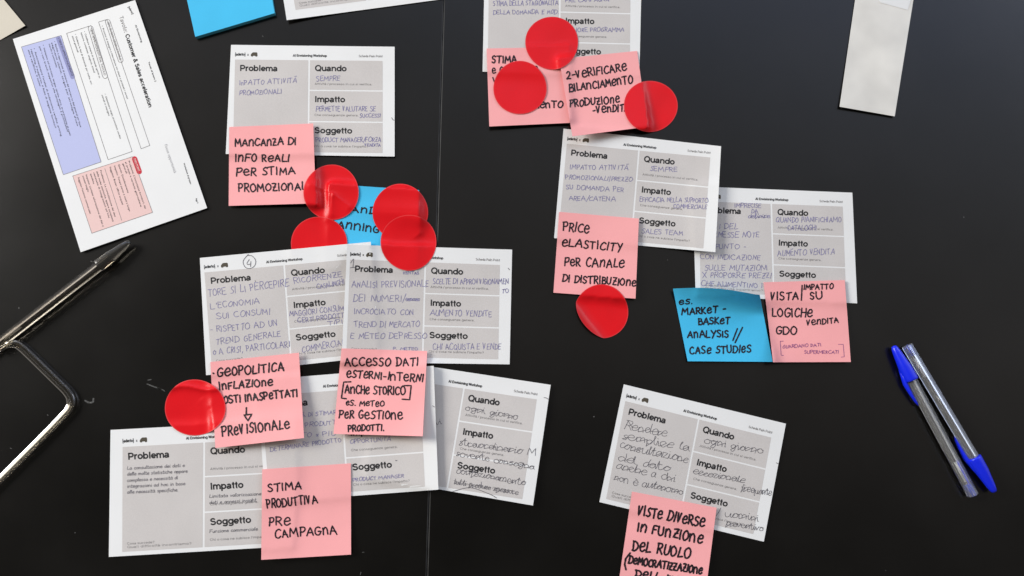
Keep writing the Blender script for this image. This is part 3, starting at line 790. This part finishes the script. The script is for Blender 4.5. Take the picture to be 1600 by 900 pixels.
ik = Ink(); ik.poly(pill(ik, (91.2, 60), (113.4, 120), 7.2)); pb = ik.build('lilac_tab', K, M['periwinkle'], lb, K.centre, 0.00008)
lines(lb, [('I TEMI DI APPROFONDIMENTO', (90.6, 60), (112, 119))], 2.8, 'print', 'tab_text')
lines(lb, [('\u2022  Rischio e opportunit\u00e0 di scenario del mercato su dati generali per fasce', (84.2, 65), (125.3, 199)), ("segmenti clienti, target per strategie d'uso", (80, 67), (120.6, 197)), ('marchi e community', (76, 69), (88, 106)),
           ('\u2022  Iniziative sul mercato, target, canale, altro, in previsione di costi', (66.4, 70.4), (109, 212)), ('per i vari brand, supporto alle campagne e promozioni', (61, 73), (105, 206)),
           ("\u2022  Automatizzare l'analisi di andamento vendite, pricing", (52.3, 75.6), (95, 213)), ('reporting, il supporto, il fatto di esigenze fornitori', (47.8, 77.4), (86, 200)), ('altre verifiche, il tutto', (43.6, 78.4), (62, 135))], 2.35)
pb_ = box('salmon_box', [(207, 244.8), (238.4, 331.9), (143.5, 364.5), (113.7, 275)], 'salmon', edge='soft_print')
ik = Ink(); ik.ribbon([(163.8, 263.4), (190.2, 344.3)], .6); ik.build('divider', K, M['soft_print'], pb_, K.centre, H_PRINT)
lines(pb_, [("Problema: L'incertezza fornitori, dai", (200.4, 251.8), (226.4, 326.4)), ('ai prezzi e varianti giornaliere', (195.4, 253.3), (219.6, 323.3)), ('generali', (191.3, 255.7), (197, 271.2)),
            ('Quando: Quotidianamente', (184.6, 257.2), (199.3, 301.5)), ('Impatto: Tempo perso e costi a lungo', (178, 259.5), (201.7, 330.3)), ('Soggetto: Buyer, ufficio acquisti', (171, 261), (190.8, 320.2)),
            ('Problema: La consultazione dei dati', (156.1, 266.5), (179, 338.9)), ('delle molte statistiche, appare complessa', (150.3, 268), (176, 346.6)), ('necessita di integrazioni ad hoc', (145.7, 270), (169.8, 341)), ('specifiche', (140.8, 271.7), (145.7, 287.5)),
            ('Impatto: Limitata valorizzazione dei dati e', (133.8, 273.5), (160.4, 354.4)), ('annessi insight', (128.6, 275), (137, 300)), ('Soggetto: Funzione commerciale', (121.6, 277.4), (140.2, 334.2))], 2.5)
ik = Ink(); ik.poly(pill(ik, (210.3, 248.2), (217.6, 268.2), 8.2)); rp = ik.build('red_tab', K, M['redprint'], t, K.centre, 0.0001)
ik = Ink(); type_text(ik, 'PAIN POINT', (209.2, 248.5), (216.4, 268.2), 3.0, True); ik.build('tab_text', K, M['salmon'], rp, K.centre, 0.00016)

# --- card cut by the top edge (left of the seam)
card('white card cut off by the top edge beside the blue pad', [(421, -135), (672, -169), (700, -2.5), (448, 31.5)], [(438, -112), (664, -143), (684, -14), (462, 15.5)], [], both(waves(21, .4), corner_lift(bl=3)))

# --- card A and its pink note
card('card with impatto attivita promozionali in pen, above pink note about promotional estimate', [(361, 70), (616.6, 73), (616.6, 244.6), (352.7, 240.6)], [(367.3, 93), (597.8, 95.2), (597.8, 239), (364, 236.5)],
     [hw(0, 'InPATTO ATTIVIT\u00c0', 374.4, 132.9, 463.3, 129.3, 8), hw(0, 'PROMOZIONALI', 374.4, 148.9, 440.4, 146.2, 7.5), hw(1, 'SEMPRE', 494.4, 126.7, 531, 125.8, 8, mk='pen_blue'),
      hw(2, 'PERMETTE VALUTARE SE', 493.8, 173.8, 586.7, 173.8, 8), hw(2, 'SUCCESSI', 562, 183.5, 594.5, 183.3, 6.2), hw(3, 'PRODUCT MANAGER/FORZA', 493.8, 222, 595, 221.6, 7.5), hw(3, 'VENDITA', 570, 228.5, 594.5, 229, 4.6)],
     both(waves(1, .4), edge_lift(right=1.5, left=1.0)), marks=[[(612, 184), (614, 187), (616, 188)]])
note('pink note reading mancanza di info reali, on the upper left card', [(358.2, 198.4), (489.4, 192.8), (493.4, 317.8), (357.3, 321.6)],
     [('MAnCAnZA DI', 367.6, 229.1, 462.2, 225.6, 11), ('InFO ReALI', 367.6, 251.8, 452, 252.4, 11), ('PeR STIMA', 369.4, 275.2, 461, 271.9, 11.5), ('PROMOZIOnALI', 372.8, 300, 484, 296, 11.5)], lift=edge_lift(bottom=1.6, right=1.2))
note('blue note reading brand planning, half covered by four red stickers', [(516, 287.5), (655, 297), (649, 424), (512, 416)],
     [('BRAnD', 522, 330.5, 588, 334.5, 10), ('PLAnnInG', 508, 353.5, 591.5, 363.5, 11.5)], mk='blue', lift=edge_lift(top=2.2, extra=lambda u, v: 1.2 * np.exp(-((v - .28) / .1) ** 2) * u))
sticker('creased red sticker on the lower right corner of the promotional estimate note', (517.6, 300.5), 43.2,
        both(ridge((-.9, -.35), (.1, .05), 1.1, .16), ridge((.0, .0), (.75, .62), 1.4, .10), ridge((.05, .0), (.0, .95), 1.0, .14), lambda x, y: .5 * np.clip(x, 0, 1)))
sticker('red sticker tucked under the card with the circled 4', (498.5, 382), 44, lambda x, y: .25 * np.clip(-x, 0, 1))
sticker('red sticker on the right edge of the brand planning note, partly under another', (625.5, 331), 43.5, lambda x, y: .4 * np.clip(x, 0, 1) ** 2)

# --- lower left cluster
card('card with small neat typed script, at the bottom left', [(172.7, 671.7), (463, 656.5), (459, 853), (170, 870.2)], [(191.6, 698.4), (445, 684.5), (444, 847.5), (191, 862.4)],
     [hw(0, 'La consultazione dei dati e', 198.9, 733.8, 288.6, 729.2, 5.4, 'neat', 'pen_dark'), hw(0, 'delle molte statistiche appare', 198.9, 743.1, 293, 738.2, 5.4, 'neat', 'pen_dark'), hw(0, 'complessa e necessit\u00e0 di', 198.9, 752.9, 277.9, 748.5, 5.4, 'neat', 'pen_dark'),
      hw(0, 'integrazioni ad hoc in base', 198.9, 762.2, 289.4, 757.8, 5.4, 'neat', 'pen_dark'), hw(0, 'alle necessit\u00e0 specifiche.', 198.9, 771.2, 278.4, 767.6, 5.4, 'neat', 'pen_dark'),
      hw(2, 'Limitata valorizzazione', 327.3, 777.8, 408, 773.7, 5.4, 'neat', 'pen_dark'), hw(2, 'dati e annessi insight', 327.3, 787.6, 400.6, 783.5, 5.4, 'neat', 'pen_dark'), hw(3, 'Funzione commerciale', 327.8, 832.6, 402.6, 828.7, 5.4, 'neat', 'pen_dark')],
     both(waves(31, .4), edge_lift(left=1.2)))
card('tilted card with black cursive writing, right of the two lower pink notes', [(602, 562), (860.5, 601.3), (832.8, 789.9), (573, 745)], [(610, 590), (838.7, 624), (816, 780), (581, 744)],
     [hw(0, 'vi', 681, 664, 691, 662, 9, 'cursive', 'pen_dark'), hw(1, 'ogni giorno', 726.7, 641.3, 809.3, 655.5, 11, 'cursive', 'pen_dark'), hw(2, 'straordinario M', 716.5, 695.5, 837, 712, 12, 'cursive', 'pen_dark'), hw(2, 'sovente consegna', 712, 712, 834.7, 733.3, 11, 'cursive', 'pen_dark'),
      hw(3, 'confezionamento', 712.5, 739.2, 820, 758.7, 11, 'cursive', 'pen_dark'), hw(3, 'tutti produce spessore', 708, 756, 809, 773, 9.5, 'cursive', 'pen_dark')],
     both(waves(41, .5), edge_lift(right=2.0, bottom=.8)), marks=[[(850, 621), (854, 622), (857, 624)], [(707, 768), (735, 762), (765, 772), (776, 778)]])
card('card with product manager in pen, under the two lower pink notes', [(402, 594), (677.5, 571.5), (685, 765), (414, 785)], [(408, 619), (656, 600), (664, 760), (421, 777.5)],
     [hw(0, 'POSSIBILIT\u00c0 DI STIMARE', 428, 656, 530, 646, 6.5, mk='pen_blue'), hw(0, 'QUALE x PRODUTT', 430, 671, 525, 663, 7), hw(0, 'MERCATO x PIU', 428, 686, 524, 680, 7), hw(0, 'DETERMINARE PRODOTTO', 422.5, 705.5, 533.4, 690.2, 7.2),
      hw(2, 'OPPORTUNIT\u00c0', 547, 693, 611, 688.6, 6.5), hw(3, 'PRODUCT MANAGER', 551.5, 752.5, 630.8, 745.6, 6)],
     both(waves(51, .35), edge_lift(right=4.0, p=5)), marks=[[(618, 719), (619, 720), (620.5, 719)], [(676, 634), (679, 636)]])
card('card with a circled 4 beside its header, tucked under its right neighbour', [(312.2, 403), (579.3, 377.8), (590, 557), (322, 586.3)], [(319.5, 425.7), (567, 403.5), (577, 552), (331, 576)],
     [hw(0, 'TORE SI LI PERCEPIRE', 325.7, 462.9, 451.5, 447, 11.5), hw(0, "L'ECONOMIA", 329.3, 482.9, 405.6, 473.9, 9.5), hw(0, 'SUI CONSUMI', 339, 498.3, 422.2, 491, 9.5), hw(0, '- RISPETTO AD UN', 328, 519.6, 433.2, 509.3, 10), hw(0, 'TREND GENERALE', 337.9, 538.6, 438.8, 525.2, 9.5),
      hw(0, 'o A CRISI, PARTICOLARI', 333, 554.5, 452.7, 542.3, 10), hw(1, 'RICORRENZE', 460, 443.3, 534.6, 432.3, 9), hw(1, 'CASALINGHI', 495.5, 451.9, 538.3, 443.3, 8), hw(2, 'MAGGIORI CONSUMI', 452.7, 494.6, 540, 484.9, 9), hw(2, 'CERTI PRODOTTI', 466, 504.4, 540, 495.9, 8), hw(2, 'TIPI', 513, 508, 536, 506, 7), hw(3, 'COMMERCIALE', 472.3, 550.8, 545, 538, 10)],
     both(waves(61, .4), edge_lift(top=1.6, left=.8)), marks=[[(388, 397.5), (381.5, 405), (380, 411), (384, 418), (391, 419.5), (398, 415), (399.5, 407), (394, 400), (387, 399)], [(389.5, 405.5), (386, 411), (387.5, 413.5), (392, 412)], [(392, 408.5), (391.5, 416.5)], [(398.5, 438.5), (399.5, 440)]])
card('card numbered 1 with analisi previsionale in blue pen, right of the circled 4 card', [(542.5, 382.2), (800.2, 390), (796.3, 569.3), (533.4, 565.6)], [(546.9, 405.5), (781, 414), (778.4, 561.4), (541, 556)],
     [hw(0, 'ANALISI PREVISIONALE', 549.3, 449.5, 669, 447.8, 10.5), hw(0, 'DEI NUMERI/', 551.8, 470.7, 632.5, 471.5, 10.5), hw(0, 'economo', 633.7, 470.2, 656, 470.2, 7, 'cursive'), hw(0, 'INCROCIATO CON', 553, 490.3, 646, 492.2, 8.8), hw(0, 'TREND DI MERCATO', 553, 511.3, 655.7, 510.6, 9.5), hw(0, 'E METEO DEPRESSO', 548, 529, 666.7, 529, 9.5),
      hw(0, 'P. METEO', 614, 546.5, 653, 547, 4.5), hw(0, 'VENTAS', 630, 428.7, 654.5, 428.7, 4.6), hw(1, 'SCELTE DI APPROVVIGIONAMEN', 676.5, 444, 795, 444, 9), hw(1, 'TO', 784, 458, 795, 457.5, 7), hw(2, 'AUMENTO VENDITE', 672, 493, 768, 494.7, 9.5), hw(3, 'CHI ACQUISTA E VENDE', 676.5, 546.5, 782, 546, 9.5)],
     both(waves(71, .35), edge_lift(left=3.6, top=.8, p=3.5)), marks=[[(548, 411), (552.5, 405), (551.5, 418)], [(547.5, 418.5), (556, 417.5)], [(794, 419), (796, 421.5)]])
sticker('flat red sticker on the header of the card numbered 1', (638.5, 379), 43.6, lambda x, y: .15 * np.clip(-y, 0, 1))
note('pink note reading geopolitica inflazione with a small arrow', [(328.6, 565.6), (467, 551), (475, 684.4), (336.5, 700)],
     [('GeOPOLITICA', 340, 589, 444, 579, 13), ('InFLAZIOne', 343, 609, 426, 602.4, 11), ('COSTI InASPeTTATI', 341, 631.5, 465, 619, 11.5), ('PReVISIOnALe', 347, 681, 452, 669, 14)], w=2.5,
     lift=edge_lift(bottom=2.6, right=2.0), strokes=[[(333, 583), (334, 583.6)], [(385, 637), (384.8, 647.5)], [(381.5, 648.5), (393.5, 647), (387.5, 657.5), (381.5, 648.5)]])
note('pink note reading accesso dati esterni with square brackets', [(533.6, 544.4), (667.4, 548.4), (660.4, 681.6), (521, 678)],
     [('ACCeSSO DATI', 539, 571.6, 653, 571, 12.5), ('eSTeRNI-InTeRNI', 541.6, 589, 661, 597, 11.5), ('AnCHe STORICO', 539, 614.5, 633, 617, 12.5), ('eS. MeTeO', 540.6, 633, 600, 635, 8), ('PeR GeSTIOne', 529.6, 653.4, 629, 655, 12), ('PRODOTTI.', 544.4, 674, 600, 673, 9.5)],
     lift=edge_lift(bottom=2.6, right=.8, extra=lambda u, v: 1.5 * np.clip((u + v - 1.5) * 2, 0, 1) ** 2), strokes=[[(548, 596.5), (537, 597), (533.5, 622), (541, 623)], [(632, 602.5), (642.5, 602.5), (640, 624.5), (628.5, 623.7)]])
note('pink note reading stima produttiva pre campagna, at the bottom', [(409.7, 733.3), (548.2, 723.9), (548.5, 866.5), (408.2, 874.7)],
     [('STIMA', 419.2, 768.6, 471, 764.3, 12), ('PRODUTTIVA', 417.4, 794.2, 496.3, 785.7, 13), ('PRe', 420.4, 821.5, 453, 820.5, 13), ('CAMPAGnA', 430.2, 841, 526.5, 833.8, 13)], lift=edge_lift(bottom=1.8, left=.8))
sticker('red sticker folded along its upper edge, left of the geopolitica note', (304.7, 637), (47.5, 43.8),
        both(lambda x, y: 2.3 * np.exp(-np.abs(y + .70 - .06 * np.sin(4 * x)) / .09), lambda x, y: .8 * np.clip(-x, 0, 1) ** 2, ridge((.2, -.35), (.5, .0), .3, .1)))

# --- upper right cluster
card('card with pen notes on catalogue planning, under its left neighbour and two notes', [(1082, 291), (1331.8, 301), (1339.3, 474), (1087, 462)], [(1092.5, 314.5), (1316.7, 322.7), (1322, 466), (1094.5, 456)],
     [hw(0, 'IMPRECISE', 1147.8, 324, 1188.9, 324.4, 7), hw(0, 'DA', 1174.4, 333.3, 1184.4, 333.3, 7), hw(0, 'definire', 1168.9, 341, 1202.9, 340, 7, 'cursive'), hw(0, 'I DEL', 1124, 357.3, 1152.2, 357.3, 8.5), hw(0, 'PERMESSE NOTE', 1104, 371, 1185.6, 370.7, 9), hw(0, 'PUNTO -', 1118.4, 388.9, 1165.6, 388.9, 8),
      hw(0, 'CON INDICAZIONE', 1094, 404.9, 1187.3, 406.2, 8), hw(0, 'SULLE MUTAZIONI', 1101, 422.2, 1198.9, 422.7, 9), hw(0, 'X PROPORRE PREZZI', 1097.8, 433.3, 1204.4, 434.4, 8.5), hw(0, 'CHE AUMENTINO I', 1094.9, 446.7, 1191, 450, 8.5),
      hw(1, 'QUANDO PIANIFICHIAMO', 1212.2, 347.1, 1314.4, 347.1, 8.5), hw(1, 'CATALOGHI', 1231, 360, 1275.6, 360, 8.5), hw(2, 'AUMENTO VENDITA', 1214.9, 400, 1303.8, 396.7, 9.5)],
     both(waves(81, .4), edge_lift(right=1.0)))
card('card with sales team in pen, partly over its right neighbour', [(880.5, 201), (1126.7, 228.5), (1117.8, 394), (865.8, 372)], [(885.7, 224.5), (1109.7, 246), (1099, 388), (872.5, 366)],
     [hw(0, 'IMPATTO ATTIVIT\u00c0', 890.3, 264.2, 981.3, 265.8, 7.5), hw(0, 'PROMOZIONALI/PREZZO', 883.3, 279.8, 988, 283.8, 7), hw(0, 'SU DOMANDA PER', 884.5, 295, 974, 300, 7.5), hw(0, 'AREA/CATENA', 889, 313, 961.5, 314.8, 7.5), hw(1, 'SEMPRE', 1015.9, 267, 1057.9, 268.2, 7.2),
      hw(2, 'EFFICACIA NELLA SUPPORTO', 999.5, 314.8, 1106, 317, 7.5), hw(2, 'COMMERCIALE', 1052.5, 325, 1104, 327, 7), hw(3, 'SALES TEAM', 1002.3, 364.5, 1066.5, 367.8, 7.5)],
     both(waves(91, .4), edge_lift(right=5.5, p=5, left=.8)))
card('card cut off by the top edge, right of the seam, under two pink notes', [(757.5, -57), (1003, -53), (999, 118), (754, 112)], [(764, -29.5), (985, -24), (984, 115), (762, 110)],
     [hw(0, 'STIMA DELLA STAGIONALITA', 770.6, 9.3, 872, 7.8, 8), hw(0, 'DELLA DOMANDA E MOD.', 770.6, 22.5, 873, 21.5, 7), hw(1, 'PRE CAMPAGNA', 883.5, 3.6, 951.5, 2, 6), hw(2, 'MIGLIORE PROGRAMMA', 880, 50, 975, 49.5, 6.8)], both(waves(101, .35), edge_lift(left=.6)))
note('pink note with stima on top, mostly hidden by two red stickers', [(760.3, 75.8), (888, 73), (890.4, 192), (764.5, 197.6)],
     [('STIMA', 768.9, 98.5, 807, 97.3, 10.5), ('e QUALITA e', 769, 114.5, 840, 111, 9), ('VOLUMI', 770.6, 130, 826, 128, 9), ('PIAnIFICA', 774, 151.6, 845, 148, 9), ('ADAMenTO', 806, 169.5, 879.4, 168, 10)], lift=edge_lift(bottom=1.6, left=.6))
note('pink note reading 2-verificare bilanciamento, on the top centre card', [(873.5, 92), (995.5, 79.5), (1012, 198), (894.5, 213)],
     [('2-VeRIFICARe', 885.5, 124, 979.6, 110, 11.5), ('BILAnCIAMenTO', 890, 143.5, 989, 129.6, 11.5), ('PRODUZIOne', 891, 167.5, 968, 160, 11), ('-VenDITA', 926, 177.5, 982, 173, 10.5)], lift=edge_lift(bottom=3.0, left=1.0, extra=lambda u, v: 1.8 * np.clip((v - u - .55) * 2.2, 0, 1) ** 2))
sticker('topmost red sticker in the photo, centred on the card cut off by the top edge', (862.2, 67), 41.3)
sticker('red sticker covering most of the pink stima note', (812.5, 137), 41.6, lambda x, y: .15 * np.clip(x, 0, 1))
sticker('red sticker hanging off the right edge of the verificare note', (1016.6, 166), (42, 40), both(ridge((-.1, -.9), (-.1, .9), .25, .5), lambda x, y: .6 * np.clip(x, 0, 1) ** 2))
note('pink note reading price elasticity, on the sales team card', [(873.7, 331), (998.3, 341.5), (993, 466.6), (864.7, 457.3)],
     [('PRICe', 879.8, 360.3, 919.6, 364, 14), ('eLASTICITY', 878, 384, 971, 393, 12), ('PeR CAnALe', 882, 415.3, 975, 418.2, 13), ('DI DISTRIBUZIOne', 878.8, 439.7, 993, 447.5, 11)], lift=edge_lift(bottom=1.0, right=1.2))
sticker('red sticker with a curled shiny lower left edge, below the price note', (939.4, 486.8), (42.5, 42.2),
        lambda x, y: 9.0 * np.clip((-.80 * x + .60 * y) - .28, 0, 1) ** 1.7 + .3 * np.clip(x, 0, 1), curl=(-.80, .60, .52, .55))
note('blue note reading market basket analysis, curled at its top edge', [(1051.5, 451), (1187, 460.5), (1207.4, 565.4), (1074.4, 564.4)],
     [('eS.', 1061, 475.6, 1081.6, 476, 7), ('MARKeT -', 1065, 492.4, 1133, 489, 9.5), ('BASKeT', 1091.6, 507.6, 1139.6, 506.6, 9.5), ('AnALYSIS', 1074.4, 527.5, 1138, 527, 10), ('CASe STUDIeS', 1078, 553, 1173, 550.6, 11)], mk='blue',
     lift=lambda u, v: (3.0 + 10.0 * u) * np.clip(1 - v / .32, 0, 1) ** 1.8 + 1.4 * v ** 3, bow=lambda u, v: np.stack([0 * u, -5.0 * np.sin(np.pi * np.clip(u * 1.05, 0, 1)) * (1 - v) ** 3], 1), strokes=[[(1152, 514), (1145, 532)], [(1160, 512), (1148.5, 535.5)]])
note('pink note reading vista impatto su logiche vendita', [(1193, 441), (1320, 437.6), (1329.4, 565.6), (1208, 566)],
     [('VISTA', 1203.6, 469, 1247, 468, 12), ('IMPATTO', 1256, 452.6, 1301.6, 451.5, 8), ('SU', 1266, 467.6, 1285, 467, 11), ('LOGICHe', 1206.4, 494.4, 1268.4, 495, 13), ('VenDITA', 1260, 508.4, 1310, 504, 8.5), ('GDO', 1212.4, 522, 1245, 522.4, 12)],
     lift=edge_lift(bottom=2.2, right=.6, extra=lambda u, v: 2.5 * np.clip((v - u - .55) * 2.2, 0, 1) ** 2), strokes=[[(1253.2, 446), (1252, 469)]],
     thin=[('GUARDANO DATI', 1223, 544.5, 1283, 541, 4.8), ('SUPERMERCATI', 1257, 552.4, 1310, 552.4, 4.8)], thin_strokes=[[(1224, 533), (1219, 533), (1220.4, 555), (1224, 555.4)], [(1310, 538), (1317.4, 538), (1319, 557.4), (1314.4, 558)]])
card('tilted card with cursive writing alone at the bottom right', [(974.6, 600.5), (1228, 662), (1193.5, 846.4), (936.5, 784.4)], [(977, 626.6), (1205, 683.6), (1177, 834.5), (947, 779.6)],
     [hw(0, 'Rendere', 975.5, 669.5, 1041.5, 683, 15, 'cursive', 'pen_dark'), hw(0, 'semplice la', 971.6, 685.4, 1076, 705.5, 14, 'cursive', 'pen_dark'), hw(0, 'consultazione', 967.4, 699.5, 1074.5, 723.5, 14, 'cursive', 'pen_dark'), hw(0, 'del dato', 965, 719, 1046, 737, 14, 'cursive', 'pen_dark'),
      hw(0, 'anche a chi', 962, 731, 1054.4, 753.5, 13, 'cursive', 'pen_dark'), hw(0, 'non \u00e8 autonomo', 958.4, 750.5, 1067, 773, 12, 'cursive', 'pen_dark'), hw(1, 'ogni giorno', 1100, 692, 1191.5, 710, 13, 'cursive', 'pen_dark'), hw(2, 'eccezionale', 1082, 740, 1163, 754.4, 11, 'cursive', 'pen_dark'),
      hw(2, 'frequente', 1157, 767, 1205, 774.5, 12, 'cursive', 'pen_dark'), hw(3, '/ uomini', 1119.5, 804.5, 1185, 815, 12, 'cursive', 'pen_dark'), hw(3, 'preventivo', 1134.5, 821, 1191.5, 830, 10, 'cursive', 'pen_dark')],
     both(waves(111, .35), edge_lift(right=1.0, left=.8)), marks=[[(1213, 723), (1216, 725), (1217, 728)]])
note('pink note reading viste diverse, cut off by the bottom edge', [(987.5, 768), (1119.7, 793.3), (1101, 937), (966.5, 911)],
     [('VISTe DIVeRSe', 994.7, 804.2, 1100, 823.3, 14.5), ('In FUnZIOne', 995.8, 830.3, 1096.7, 848.3, 14), ('DeL RUOLO', 988.3, 860, 1078, 872.5, 15), ('DeMOCRATIZZAZIOne', 982, 880, 1096, 897, 11), ('DeLL InFO', 993, 900, 1075, 913, 10)], lift=edge_lift(bottom=1.2, right=1.0), w=2.9, strokes=[[(984.5, 864), (977.5, 873), (976, 882), (978, 890)]])

# ------------------------------------------------------------------ pens
def pen(label, cap_tip, cap_base, tail, side, kind):
    """capped hexagonal ballpoint lying on the table; axis from tail to cap tip. side: +1/-1 where the clip lies"""
    r = 0.0042
    zc = 0.0058
    A = at(*tail, zc); Bc = at(*cap_base, zc); T = at(*cap_tip, zc)
    ax = (T - A).normalized(); Y = Vector((0, 0, 1)).cross(ax).normalized() * side; Z = Vector((0, 0, 1))
    Ltot = (T - A).length; Lc = (Bc - A).dot(ax)
    t = thing('ballpoint_pen', label, 'pen', (A.x, A.y, 0), 'capped ballpoint pens')
    o3 = np.array([A.x, A.y, 0])
    def wp(x, y, z): return tuple(A + ax * x + Y * y + Z * z)
    def lathe(name, prof, n, m, parent, smooth=True, closed=True, phase=0.0):
        v = []; f = []
        for x, rr in prof:
            for k in range(n):
                a = 2 * math.pi * k / n + phase; v.append(wp(x, rr * math.cos(a), rr * math.sin(a)))
        P_ = len(prof)
        for i in range(P_ - 1):
            for k in range(n):
                q = (k + 1) % n
                ff = (i * n + k, i * n + q, (i + 1) * n + q, (i + 1) * n + k)
                f.append(ff if side > 0 else ff[::-1])
        if closed:
            c0 = list(range(n)); c1 = [(P_ - 1) * n + k for k in range(n)]
            f.append(c0[::-1] if side > 0 else c0); f.append(c1 if side > 0 else c1[::-1])
        else:                                             # a closed ring profile (tube)
            for k in range(n):
                q = (k + 1) % n
                ff = ((P_ - 1) * n + k, (P_ - 1) * n + q, q, k)
                f.append(ff if side > 0 else ff[::-1])
        return link(name, v, f, m, parent, o3, smooth=smooth)
    clear = M['clear'] if kind == 'blue' else M['clear_warm']
    # barrel: hexagonal tube with a round bore
    n = 6
    lathe('barrel', [(0, r), (0.0006, r * 1.04), (Lc + .012, r * 1.04), (Lc + .012, .0021), (0.0002, .0021)], n, clear, t, smooth=False, closed=False, phase=math.pi / 6)
    lathe('refill', [(.030, .0015), (Lc + .01, .0015)], 16, M['refill'], t)
    lathe('empty_refill', [(.0125, .00155), (.0298, .00155)], 16, M['refill_white'] if kind == 'blue' else M['pale_print'], t)
    lathe('end_plug', [(.0004, .0019), (.0098, .0019)], 16, M['plug_blue'] if kind == 'blue' else M['cap_black'], t)
    cm = M['cap_blue'] if kind == 'blue' else M['cap_smoke']
    Lcap = Ltot - Lc
    prof = [(0, .0047), (0, .0056), (.0012, .0058), (.003, .0057), (.012, .0054), (Lcap * .55, .0046), (Lcap * .8, .0036), (Lcap * .93, .0028), (Lcap * .985, .0020), (Lcap, .0010)]
    cap = lathe('cap', [(Lc + x, rr) for x, rr in prof], 28, cm, t)
    if kind != 'blue': return t
    # clip: a tapering blade along the barrel
    cl = 0.021; v = []; f = []
    secs = [(Lc + .012, .0034, .0016, .0030), (Lc + .004, .0048, .0020, .0036), (Lc - .001, .0058, .0020, .0034), (Lc - cl * .5, .0056, .0014, .0026), (Lc - cl * .85, .0050, .0009, .0018), (Lc - cl, .0046, .0004, .0008)]
    for x, yc, hw_, hh in secs:
        for k in range(10):
            a = 2 * math.pi * k / 10; v.append(wp(x, yc + hw_ * math.cos(a), -.0015 + hh * .8 * math.sin(a)))
    for i in range(len(secs) - 1):
        for k in range(10):
            q = (k + 1) % 10; ff = (i * 10 + k, (i + 1) * 10 + k, (i + 1) * 10 + q, i * 10 + q)
            f.append(ff if side > 0 else ff[::-1])
    f.append(list(range(10))); f.append([len(secs) * 10 - 1 - k for k in range(10)])
    link('clip', v, f, cm, cap, o3, smooth=True)
    return t
pen('blue capped clear pen with its cap at the upper end, left of its pair', (1396.0, 540.5), (1424.5, 594.5), (1520.5, 774), 1, 'blue')
pen('blue capped clear pen with its cap at the lower end, right of its pair', (1554, 769), (1519.5, 715.5), (1417.0, 539.5), -1, 'blue')
pen('smoky clear pen with a black cap at the left edge', (203.5, 377.5), (154.5, 416), (-12, 545), 1, 'black')

# ------------------------------------------------------------------ clear plastic loop at the left edge
path = [(-8, 549), (4, 542.5), (14, 538), (25, 538), (34, 543), (48, 556), (70, 577.5), (92, 599), (104, 611), (110.5, 621), (111.5, 631), (108, 640.5), (98, 652), (72, 679), (40, 711), (5, 746), (-30, 781), (-44, 790), (-58, 788), (-72, 777), (-100, 748), (-128, 719), (-134, 708), (-134, 697), (-127, 686), (-100, 658), (-60, 606), (-24, 562)]
loop = []
Pn = [np.array(p, float) for p in path]
for i in range(len(Pn)):
    a, b, c, d = Pn[i - 1], Pn[i], Pn[(i + 1) % len(Pn)], Pn[(i + 2) % len(Pn)]
    for k in range(5):
        q = k / 5; loop.append(0.5 * (2 * b + (c - a) * q + (2 * a - 5 * b + 4 * c - d) * q * q + (3 * b - a - 3 * c + d) * q ** 3))
W3 = unproj(np.array(loop), np.zeros(len(loop)) + .002)
prof = []
for k in range(20):
    a = 2 * math.pi * k / 20; ca, sa = math.cos(a), math.sin(a)
    prof.append((.0035 * math.copysign(abs(ca) ** .55, ca), .0024 + .0022 * math.copysign(abs(sa) ** .55, sa)))
v = []; f = []; n = len(W3); m_ = len(prof)
for i in range(n):
    d = W3[(i + 1) % n] - W3[i - 1]; d /= np.linalg.norm(d); nn = np.array([-d[1], d[0], 0])
    for a, z in prof: v.append(tuple(np.array([W3[i][0], W3[i][1], 0.0002]) + nn * a + np.array([0, 0, z])))
for i in range(n):
    for k in range(m_):
        q = (k + 1) % m_; j = (i + 1) % n
        f.append((i * m_ + k, j * m_ + k, j * m_ + q, i * m_ + q))
o3 = W3.mean(0); o3[2] = 0
o = link('plastic_loop', v, f, M['clear_warm'], None, o3, smooth=True)
tag(o, 'bent clear plastic loop cut off by the left edge, below the black pen', 'plastic loop')

# ------------------------------------------------------------------ scuffs on the table
def scuff(pts, w, table):
    ik = Ink(); ik.ribbon(catmull(pts), w)
    P = unproj(np.array(ik.v), np.full(len(ik.v), .00004))
    ob = link('scuff_mark', P, ik.f, M['scuff'], table)
    return ob
for pts, w_ in (([(230, 600), (240, 604), (252, 608)], 1.8), ([(231, 594), (236, 593)], 1.4), ([(246, 606), (254, 609), (257, 611)], 1.5), ([(16, 700), (18, 701)], 1.1), ([(142, 408), (144, 409)], 1.4), ([(74, 648), (75, 649)], 1.0), ([(410, 56), (411, 57)], 1.2), ([(563, 898), (564, 894)], .9), ([(566, 863), (569, 863)], .9), ([(133, 626), (139, 629), (145, 628), (146, 623)], 2.6)):
    scuff(pts, w_, tl)
